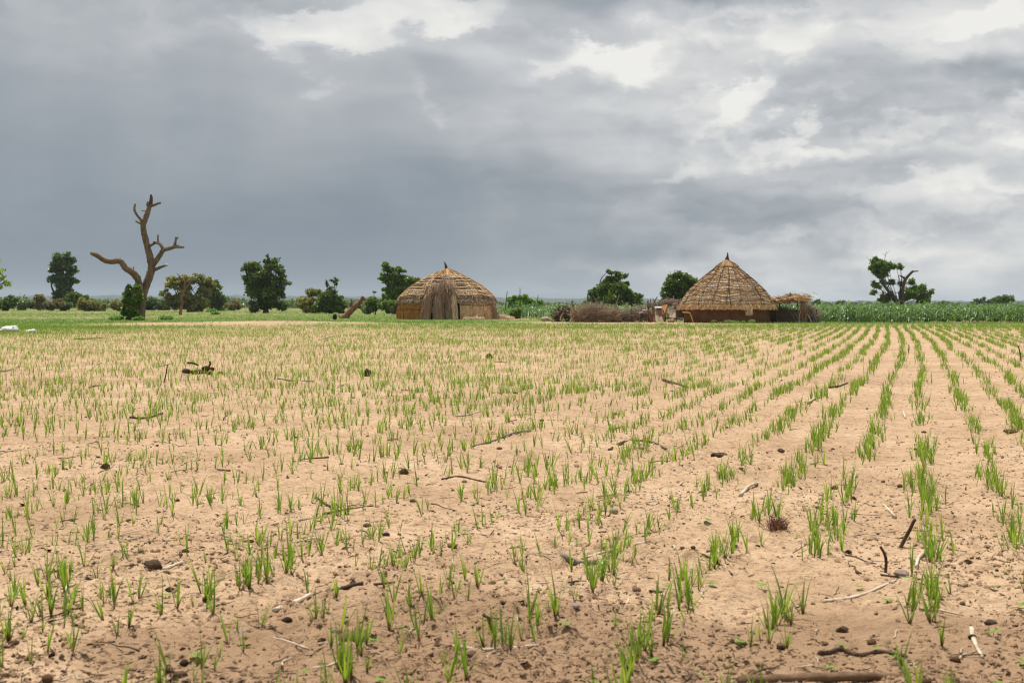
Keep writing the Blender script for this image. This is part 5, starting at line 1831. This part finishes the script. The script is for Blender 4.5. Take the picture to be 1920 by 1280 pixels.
# ================================================================== litter on the soil
def litter():
    rg = np.random.default_rng(1400)
    n = 31000
    y = 1 / (1 / 34.0 + (1 / 3.0 - 1 / 34.0) * rg.random(n) ** 0.85)
    x = (rg.random(n) * 2 - 1) * 0.42 * y
    dens = 0.22 + 3.4 * fbm(x / 1.1, y / 1.1, 15, 4)
    dens = np.clip(dens + 0.25 * (1 - sstep(3.5, 7.0, y)), 0.06, 1)
    ok = rg.random(n) < dens
    x, y = x[ok], y[ok]
    n = len(x)
    L = 0.004 + 0.010 * rg.random(n) + 0.045 * rg.random(n) ** 9 + 0.0006 * y
    a = rg.random(n) * 6.28
    tilt = 0.12 * np.abs(rg.normal(size=n))
    z = zg(x, y)
    d = np.stack([np.cos(a), np.sin(a), tilt], -1) * L[:, None]
    p0 = np.stack([x, y, z + 0.001], -1)
    r = np.where(L > 0.022, 0.0007, 0.0008 + 0.0032 * rg.random(n) ** 2.5) + 0.00010 * y
    p1 = p0 + d
    p1[:, 2] = np.maximum(p1[:, 2], zg(p1[:, 0], p1[:, 1]) + 0.001)
    pm = (p0 + p1) / 2 + 0.07 * L[:, None] * rg.normal(size=(n, 3))
    pm[:, 2] = (p0[:, 2] + p1[:, 2]) / 2 + 0.001
    mb = MB()
    twigs(mb, p0, pm, p1, r, r * 0.6)
    tag(mb.build('plant_litter', M['litter']), 'dark chips and bits of dead straw strewn over the sand', None, kind='stuff')
    # flat dead leaves and husks
    n = 5200
    y = 1 / (1 / 24.0 + (1 / 3.0 - 1 / 24.0) * rg.random(n) ** 0.85)
    x = (rg.random(n) * 2 - 1) * 0.42 * y
    ok = rg.random(n) < np.clip(0.35 + 2.2 * fbm(x / 1.2, y / 1.2, 25, 3), 0.05, 1)
    x, y = x[ok], y[ok]
    n = len(x)
    s = (0.006 + 0.014 * rg.random(n) ** 2.5) * (1 + 0.03 * y)
    a = rg.random(n) * 6.28
    ax = np.stack([np.cos(a), np.sin(a), 0.35 * rg.normal(size=n)], -1) * s[:, None]
    bx_ = np.stack([-np.sin(a), np.cos(a), 0.35 * rg.normal(size=n)], -1) * (s * (0.2 + 0.3 * rg.random(n)))[:, None]
    c = np.stack([x, y, zg(x, y) + s * 0.25 + 0.001], -1)
    V = np.stack([c - ax, c - bx_, c + ax + np.array([0, 0, 0.002]), c + bx_], 1).reshape(-1, 3)
    mb = MB().add(V, np.arange(n * 4).reshape(-1, 4))
    tag(mb.build('dead_leaves', M['litter']), 'flat dead leaf scraps and husks lying on the sand', None, kind='stuff')
    # crumbs of soil
    n = 16000
    y = 1 / (1 / 20.0 + (1 / 3.0 - 1 / 20.0) * rg.random(n) ** 0.8)
    x = (rg.random(n) * 2 - 1) * 0.42 * y
    ok = rg.random(n) < np.clip(0.2 + 3.0 * fbm(x / 0.9, y / 0.9, 17, 4) + 0.4 * (1 - sstep(3.5, 6, y)), 0.05, 1)
    x, y = x[ok], y[ok]
    n = len(x)
    s = (0.0035 + 0.008 * rg.random(n) ** 3) * (1 + 0.04 * y)
    base = np.array([[1, 0, 0], [-0.4, 0.9, 0], [-0.5, -0.85, 0], [0.1, 0.05, 0.9], [0.7, 0.7, 0.5], [-0.7, 0.0, 0.55]])
    V = base[None] * (0.7 + 0.6 * rg.random((n, 6, 1))) * s[:, None, None]
    a = rg.random(n) * 6.28
    c, si = np.cos(a)[:, None], np.sin(a)[:, None]
    W = np.stack([V[..., 0] * c - V[..., 1] * si + x[:, None], V[..., 0] * si + V[..., 1] * c + y[:, None], V[..., 2] + zg(x, y)[:, None] - 0.001], -1)
    T = np.array([[0, 4, 3], [4, 1, 3], [1, 5, 3], [5, 2, 3], [2, 0, 3], [0, 1, 4], [1, 2, 5]])
    off = (np.arange(n) * 6)[:, None, None]
    mb = MB().add(W.reshape(-1, 3), None, (T[None] + off).reshape(-1, 3))
    tag(mb.build('soil_crumbs', M['clod']), 'small crumbs of soil strewn over the field', None, kind='stuff')


litter()


def gz(px, py, lift=0.0):
    p = G(px, py)
    p[2] = zgs(p[0], p[1]) + lift
    return p


def stalk(name, label, pts, r, m, cat='stalk', group=None, seed=0, sides=7, jit=0.5, taper=0.7, lift=0.7, heights=None):
    """stick lying on the soil through photograph points; heights raise points above it"""
    r = r * 0.68
    P = [gz(x, y, r * lift + (heights[i] if heights else 0)) for i, (x, y) in enumerate(pts)]
    mb = MB()
    tube(mb, P, np.linspace(r, r * taper, len(P)), sides, 5, jit, seed)
    return tag(mb.build(name, M[m], origin=P[0], smooth=True), label, cat, group)


def upright(name, label, base, tip, r, m, seed=0, cat='stick'):
    b = gz(*base)
    t_ = A(tip[0], tip[1], b[1] - 0.03)
    mb = MB()
    tube(mb, [b - np.array([0, 0, 0.03]), (b + t_) / 2 + np.array([0.01, 0, 0.004]), t_], [r, r * 0.95, r * 0.8], 7, 4, 0.25, seed)
    return tag(mb.build(name, M[m], origin=b, smooth=True), label, cat)


DST = [
    ('bleached_stalk', 'thick bleached white stalk beside a seedling row right of centre', [(1388, 929), (1405, 916), (1425, 903)], 0.016, 'straw_pale'),
    ('bleached_stalk', 'short bleached white stalk left of the dark upright stick', [(1657, 944), (1680, 969)], 0.011, 'straw_pale'),
    ('bleached_stalk', 'white split husk between two seedling rows near the right edge', [(1736, 1040), (1722, 1058), (1718, 1076)], 0.012, 'straw_pale'),
    ('bleached_stalk', 'small white forked straw near the lower right corner', [(1821, 1184), (1828, 1202), (1843, 1221)], 0.009, 'straw_pale'),
    ('bleached_stalk', 'pale thick stalk end lying at the lower left', [(514, 1147), (545, 1137), (582, 1121)], 0.013, 'straw_pale'),
    ('dead_stalk', 'dark damp stalk continuing from the pale stalk end at lower left', [(590, 1121), (630, 1112), (680, 1106)], 0.012, 'stick'),
    ('wood_chunk', 'grey rotten wood chunk lying right of centre in the foreground', [(1052, 1056), (1085, 1060), (1119, 1062)], 0.019, 'greywood'),
    ('bleached_stalk', 'long thin pale straw behind the grey wood chunk', [(1092, 1051), (1150, 1038), (1211, 1026)], 0.008, 'straw_pale'),
    ('bleached_stalk', 'long pale straw lying before the tall seedlings at bottom centre', [(850, 1234), (910, 1228), (1010, 1218)], 0.007, 'straw_pale'),
    ('root_branch', 'dark crooked root branch lying near the bottom right', [(1535, 1229), (1556, 1222), (1576, 1212), (1610, 1217), (1650, 1214), (1698, 1224)], 0.010, 'stick'),
    ('fallen_log', 'long brown log lying along the bottom edge', [(1385, 1284), (1500, 1276), (1640, 1274), (1800, 1282)], 0.019, 'brownstone'),
    ('dead_stalk', 'dark twig lying diagonally right of centre in the foreground', [(1304, 1041), (1335, 1055), (1373, 1080)], 0.008, 'stick'),
    ('bleached_stalk', 'bunch of thin grey straw lying between foreground rows at right', [(1545, 1140), (1610, 1115), (1680, 1090)], 0.008, 'straw_pale'),
    ('dead_stalk', 'long pale and dark stalk lying in the middle of the field', [(886, 838), (925, 824), (960, 818), (995, 810)], 0.013, 'greywood'),
    ('bleached_stalk', 'thin white stalk just left of the middle of the field', [(855, 781), (880, 776), (901, 771)], 0.012, 'straw_pale'),
    ('dead_stalk', 'bent brown stalk with pale ends right of the middle of the field', [(1142, 839), (1170, 829), (1205, 826), (1228, 832), (1250, 840)], 0.013, 'stick'),
    ('bleached_stalk', 'pale splinters beside the bent brown stalk', [(1188, 846), (1210, 838), (1226, 832)], 0.012, 'straw_pale'),
    ('bleached_stalk', 'white thin stalk in the left part of the field', [(287, 826), (312, 830), (341, 837)], 0.009, 'straw_pale'),
    ('dead_stalk', 'dark brown stick in the left part of the field below the dung heap', [(243, 785), (275, 783), (305, 777)], 0.014, 'stick'),
    ('dead_stalk', 'short dark stick left of the dung heap', [(167, 727), (180, 725), (194, 721)], 0.016, 'stick'),
    ('bleached_stalk', 'pale stick lying left of the dung heap among seedlings', [(168, 693), (180, 686), (193, 677)], 0.016, 'straw_pale'),
    ('bleached_stalk', 'pale stalk right behind the upright stick near the dung heap', [(298, 687), (322, 681)], 0.018, 'straw_pale'),
    ('dead_stalk', 'thin brown stalk right of the dung heap', [(521, 712), (550, 714), (588, 717)], 0.014, 'stick'),
    ('dead_stalk', 'dark horizontal twig in the lower left beside the big dung lump', [(75, 1073), (160, 1071), (260, 1070)], 0.006, 'stick'),
    ('bleached_stalk', 'short pale stalk poking out of the big dung lump', [(306, 1070), (322, 1064), (341, 1056)], 0.011, 'straw_pale'),
    ('dead_stalk', 'dark slanting twig half hidden in a seedling clump left of centre', [(592, 932), (610, 941), (626, 952)], 0.010, 'stick'),
    ('dead_stalk', 'thin dark twig right of the seedling clump left of centre', [(604, 960), (640, 957), (700, 955)], 0.007, 'stick'),
    ('bleached_stalk', 'pale reddish straw in the centre right foreground', [(1118, 933), (1150, 932), (1180, 933)], 0.008, 'straw_pale'),
    ('dead_stalk', 'arched brown twig in the centre foreground', [(828, 901), (860, 896), (885, 898), (912, 906)], 0.007, 'stick'),
    ('dead_stalk', 'dark stick lying at the far middle right of the field', [(1243, 713), (1262, 718), (1290, 724)], 0.024, 'stick'),
    ('bleached_stalk', 'pale stalk pair beside a row in the right middle of the field', [(1515, 757), (1525, 750), (1537, 746)], 0.017, 'straw_pale'),
    ('bleached_stalk', 'white short stalk standing out between right rows', [(1694, 772), (1698, 784)], 0.016, 'straw_pale'),
    ('dead_stalk', 'dark stick lying between far right rows', [(1555, 727), (1575, 720), (1590, 715)], 0.018, 'stick'),
    ('dead_stalk', 'brown stalk lying at the far left middle of the field', [(140, 636), (165, 635), (193, 634)], 0.028, 'stick'),
    ('bleached_stalk', 'pale stalk lying far off before the leaning log', [(598, 638), (610, 635), (622, 632)], 0.030, 'straw_pale'),
    ('bleached_stalk', 'pale stalk lying far off before the dome hut', [(835, 637), (850, 636)], 0.030, 'straw_pale'),
    ('dead_stalk', 'brown branch with pale end at the left edge of the middle field', [(0, 699), (18, 693), (38, 686)], 0.018, 'greywood'),
]
for k, (nm, lab, pts, r, m_) in enumerate(DST):
    stalk(nm, lab, pts, r, m_, {'wood_chunk': 'wood', 'root_branch': 'branch', 'fallen_log': 'log'}.get(nm, 'stalk'), None, 1500 + k)
upright('upright_stick', 'dark thick stick standing aslant between the right rows', (1681, 1030), (1716, 973), 0.0075, 'stick', 1)
upright('upright_stick', 'short dark stick standing left of the thick slanting one', (1660, 1072), (1651, 1024), 0.0055, 'stick', 2)
upright('upright_stick', 'tall thin brown stick standing left of the dung heap', (306, 716), (314, 683), 0.008, 'stick', 3)
upright('upright_stick', 'short dark stub standing among the far right rows', (1703, 660), (1704, 646), 0.011, 'stick', 4)
upright('upright_stick', 'dark stick standing at the right edge of the far rows', (1915, 676), (1909, 648), 0.012, 'stick', 5)
upright('upright_stick', 'dark thin stick poking up in the bottom centre foreground', (918, 1195), (905, 1152), 0.005, 'stick', 6)

LUMPS = [
    ('stone', 'rounded brown stone, largest one, at the bottom left of centre', 665, 1207, 0.045, 0.022, 'brownstone', 'stone'),
    ('stone', 'flat grey stone at the lower left', 455, 1187, 0.022, 0.010, 'stone', 'stone'),
    ('stone', 'grey angular stone in the centre foreground', 1151, 967, 0.022, 0.014, 'stone', 'stone'),
    ('stone', 'small grey stone at the lower left edge of the damp soil', 629, 1192, 0.014, 0.010, 'stone', 'stone'),
    ('stone', 'flat pale stone beside the lower middle seedling clump', 1075, 1150, 0.022, 0.010, 'stone', 'stone'),
    ('soil_clod', 'round dark clod between lower left seedlings', 348, 1037, 0.013, 0.012, 'dung', 'clod'),
    ('dung_lump', 'ragged dark dung lump with straw in the lower left', 283, 1066, 0.034, 0.020, 'dung', 'dung'),
    ('dung_lump', 'dark rounded dung lump left of centre in the middle field', 197, 880, 0.026, 0.020, 'dung', 'dung'),
    ('dung_lump', 'dark brown dung lump behind a seedling clump at centre', 757, 890, 0.024, 0.018, 'dung', 'dung'),
    ('soil_clod', 'oblong brown clod at the right of the middle field', 1349, 850, 0.048, 0.018, 'dung', 'clod'),
    ('soil_clod', 'small oblong brown clod right of the longer one', 1464, 844, 0.026, 0.014, 'dung', 'clod'),
    ('dung_lump', 'upright dark dung ball in the far left middle of the field', 688, 703, 0.06, 0.065, 'dung', 'dung'),
    ('dung_lump', 'black lump in the green rows before the dome hut', 917, 670, 0.065, 0.05, 'black', 'lump'),
    ('dung_lump', 'dark flat lump right of the seedlings in the lower right', 1690, 1082, 0.028, 0.012, 'stone', 'stone'),
    ('soil_clod', 'dark clod between the two rightmost lower rows', 1565, 918, 0.020, 0.012, 'clod', 'clod'),
    ('soil_clod', 'dark ragged clod at the right edge of the foreground', 1893, 812, 0.05, 0.018, 'dung', 'clod'),
    ('soil_clod', 'dark clod near the lower right corner', 1858, 1170, 0.020, 0.010, 'dung', 'clod'),
    ('soil_clod', 'dark clod beside the root branch at the bottom right', 1578, 1178, 0.018, 0.010, 'dung', 'clod'),
]
for k, (nm, lab, px, py, rx, rz_, m_, cat) in enumerate(LUMPS):
    p = gz(px, py)
    mb = MB()
    lump(mb, (0, 0, rz_ * 0.55), (rx, rx * 0.75, rz_), 1600 + k, 9, 14, rough=0.55 if 'dung' in nm or 'clod' in nm else 0.24)
    o = tag(mb.build(nm, M[m_], smooth=True), lab, cat)
    o.location = p
    o.rotation_euler = (0, 0, random.uniform(-0.4, 0.4))

# ragged heap of dung and stalks in the left middle of the field
p = gz(370, 700)
hp = thing('dung_heap', 'ragged dark heap of dung and dead stalks in the left middle field', 'dung heap', p)
sH = p[1] / F_PX
for k, (x, y, rx, ry) in enumerate([(349, 691, 7, 4.5), (362, 695, 6, 3), (372, 694, 6, 5), (374, 698, 8, 6), (382, 695, 6, 4), (392, 698, 6, 3.5), (387, 684, 9, 5), (398, 686, 4.5, 4.5), (366, 700, 6, 4)]):
    mb = MB()
    c = A(x, y, p[1] + 0.15 * ((k * 7) % 5 - 2) * 0.5) - p
    c[2] = max(c[2] * 0.6, 0.02)
    lump(mb, c, (rx * sH, rx * sH * 0.8, ry * sH), 1650 + k, 8, 12, rough=0.55)
    mb.build('dung_clod', M['dung'], hp)
for k, (a, b) in enumerate([((351, 675), (372, 681)), ((392, 684), (393, 671)), ((408, 699), (418, 705)), ((352, 704), (360, 712)), ((384, 700), (399, 697))]):
    mb = MB()
    q0, q1 = A(*a, p[1]) - p, A(*b, p[1]) - p
    q0[2], q1[2] = max(q0[2] * 0.8, 0.01), max(q1[2] * 0.8, 0.01)
    tube(mb, [q0, (q0 + q1) / 2 + 0.01, q1], [0.016, 0.015, 0.012], 6, 3, 0.3, k)
    mb.build('stalk', M['stick'], hp)
# dry brown grass tuft
p = gz(1457, 998)
rg = np.random.default_rng(1660)
n = 240
mb = MB()
p0 = np.stack([0.020 * rg.normal(size=n), 0.016 * rg.normal(size=n), np.zeros(n)], -1)
p1 = p0 + np.stack([0.022 * rg.normal(size=n), 0.02 * rg.normal(size=n), 0.025 + 0.03 * rg.random(n)], -1)
strands(mb, p0, p1, np.full(n, 0.0025), rg, 0.1)
o = tag(mb.build('dry_grass_tuft', M['redbark']), 'brown dead grass tuft on the row at the right foreground', 'dry grass')
o.location = p

# loose twigs and clods too alike to tell apart
TW = []
for k in range(10):
    rg = np.random.default_rng(1700 + k)
    mb = MB()
    L = 0.07 + 0.10 * rg.random()
    P = np.stack([np.linspace(-L / 2, L / 2, 5), 0.010 * np.cumsum(rg.normal(size=5)), np.abs(0.004 * rg.normal(size=5))], -1)
    tube(mb, P, np.linspace(0.0042, 0.002, 5) * (0.7 + 0.6 * rg.random()), 5, 2, 0.3, k)
    me = mb.mesh('dry_twig')
    me.materials.append(M['straw_pale'] if k % 5 >= 3 else M['stick'])
    TW.append(me)
CL = []
for k in range(8):
    mb = MB()
    lump(mb, (0, 0, 0.3), (1, 0.8, 0.6), 1720 + k, 6, 9, rough=0.4)
    me = mb.mesh('soil_clod', True)
    me.materials.append(M['dung'] if k % 3 == 0 else M['clod'])
    CL.append(me)
rg = np.random.default_rng(1750)
for k in range(330):
    y = 1 / (1 / 26.0 + (1 / 3.5 - 1 / 26.0) * rg.random())
    x = (rg.random() * 2 - 1) * 0.375 * y
    kk = int(rg.integers(10))
    o = obj('dry_twig', TW[kk], None)
    o.location = (x, y, zgs(x, y) + 0.005)
    s_ = (0.45 + 0.75 * rg.random() ** 2) * (1 + 0.03 * y)
    o.scale = (s_, s_ * 0.75, s_ * 0.75)
    o.rotation_euler = (0, 0.10 * rg.normal(), rg.random() * 6.28 if rg.random() < 0.5 else 1.29 + 0.35 * rg.normal())
    if kk % 5 >= 3:
        tag(o, 'small pale straw lying loose on the sand', 'straw', 'pale straws strewn on the sand')
    else:
        tag(o, 'small dark twig lying loose on the sand', 'twig', 'dark twigs strewn on the sand')
for k in range(150):
    y = 1 / (1 / 24.0 + (1 / 3.5 - 1 / 24.0) * rg.random() ** 0.8)
    x = (rg.random() * 2 - 1) * 0.375 * y
    o = obj('soil_clod', CL[int(rg.integers(8))], None)
    s_ = (0.006 + 0.010 * rg.random() ** 2) * (1 + 0.04 * y)
    o.location = (x, y, zgs(x, y) - 0.002)
    o.scale = (s_, s_, s_)
    o.rotation_euler = (0, 0, rg.random() * 6.28)
    tag(o, 'small brown soil clod lying loose on the sand', 'clod', 'clods strewn on the sand')

# broad-leaved sprouts
SPR = []
for k in range(5):
    rg = np.random.default_rng(1800 + k)
    mb = MB()
    for i in range(int(rg.integers(2, 5))):
        a = i * 2.2 + rg.normal() * 0.4
        d = np.array([math.cos(a), math.sin(a), 0])
        sd = np.array([-d[1], d[0], 0])
        c = d * 0.011 + np.array([0, 0, 0.012 + 0.008 * rg.random()])
        r = 0.010 + 0.004 * rg.random()
        mb.add([c - d * r, c + sd * r * 0.8 - d * r * 0.2, c + sd * r * 0.6 + d * r * 0.7, c + d * r + np.array([0, 0, 0.003]), c - sd * r * 0.6 + d * r * 0.7, c - sd * r * 0.8 - d * r * 0.2], [(0, 1, 2, 3), (0, 3, 4, 5)])
        mb.add([np.array([0.001, 0, 0]), np.array([-0.001, 0, 0]), c - d * r], None, [(0, 1, 2)])
    me = mb.mesh('broadleaf_sprout')
    me.materials.append(M['sprout'])
    SPR.append(me)
rg = np.random.default_rng(1820)
for k in range(70):
    y = 1 / (1 / 9.0 + (1 / 3.5 - 1 / 9.0) * rg.random() ** 0.7)
    x = (rg.random() ** 0.7 * 2 - 1) * 0.37 * y
    o = obj('broadleaf_sprout', SPR[int(rg.integers(5))], None)
    o.location = (x, y, zgs(x, y))
    s_ = 0.5 + 0.45 * rg.random()
    o.scale = (s_, s_, s_)
    o.rotation_euler = (0, 0, rg.random() * 6.28)
    tag(o, 'tiny light green round-leaved sprout on the bare soil', 'sprout', 'round-leaved sprouts between the rows')

# ================================================================== air
def haze():
    R0, z0, z1 = 9600.0, -3.0, 95.0
    V = [(x, y, z) for z in (z0, z1) for (x, y) in ((-R0, -R0), (R0, -R0), (R0, R0), (-R0, R0))]
    F = [(3, 2, 1, 0), (4, 5, 6, 7), (0, 1, 5, 4), (1, 2, 6, 5), (2, 3, 7, 6), (3, 0, 4, 7)]
    m = bpy.data.materials.new('air')
    m.use_nodes = True
    t = m.node_tree
    t.nodes.clear()
    out = nd(t, 'ShaderNodeOutputMaterial')
    v = nd(t, 'ShaderNodeVolumePrincipled')
    v.inputs['Color'].default_value = (0.64, 0.74, 0.85, 1)
    v.inputs['Density'].default_value = 0.00011
    v.inputs['Anisotropy'].default_value = 0.2
    t.links.new(v.outputs[0], out.inputs['Volume'])
    o = obj('haze', mesh_np('haze', V, [np.array(F)]), m)
    tag(o, 'thin bluish air veiling the far hills', None, kind='stuff')


haze()
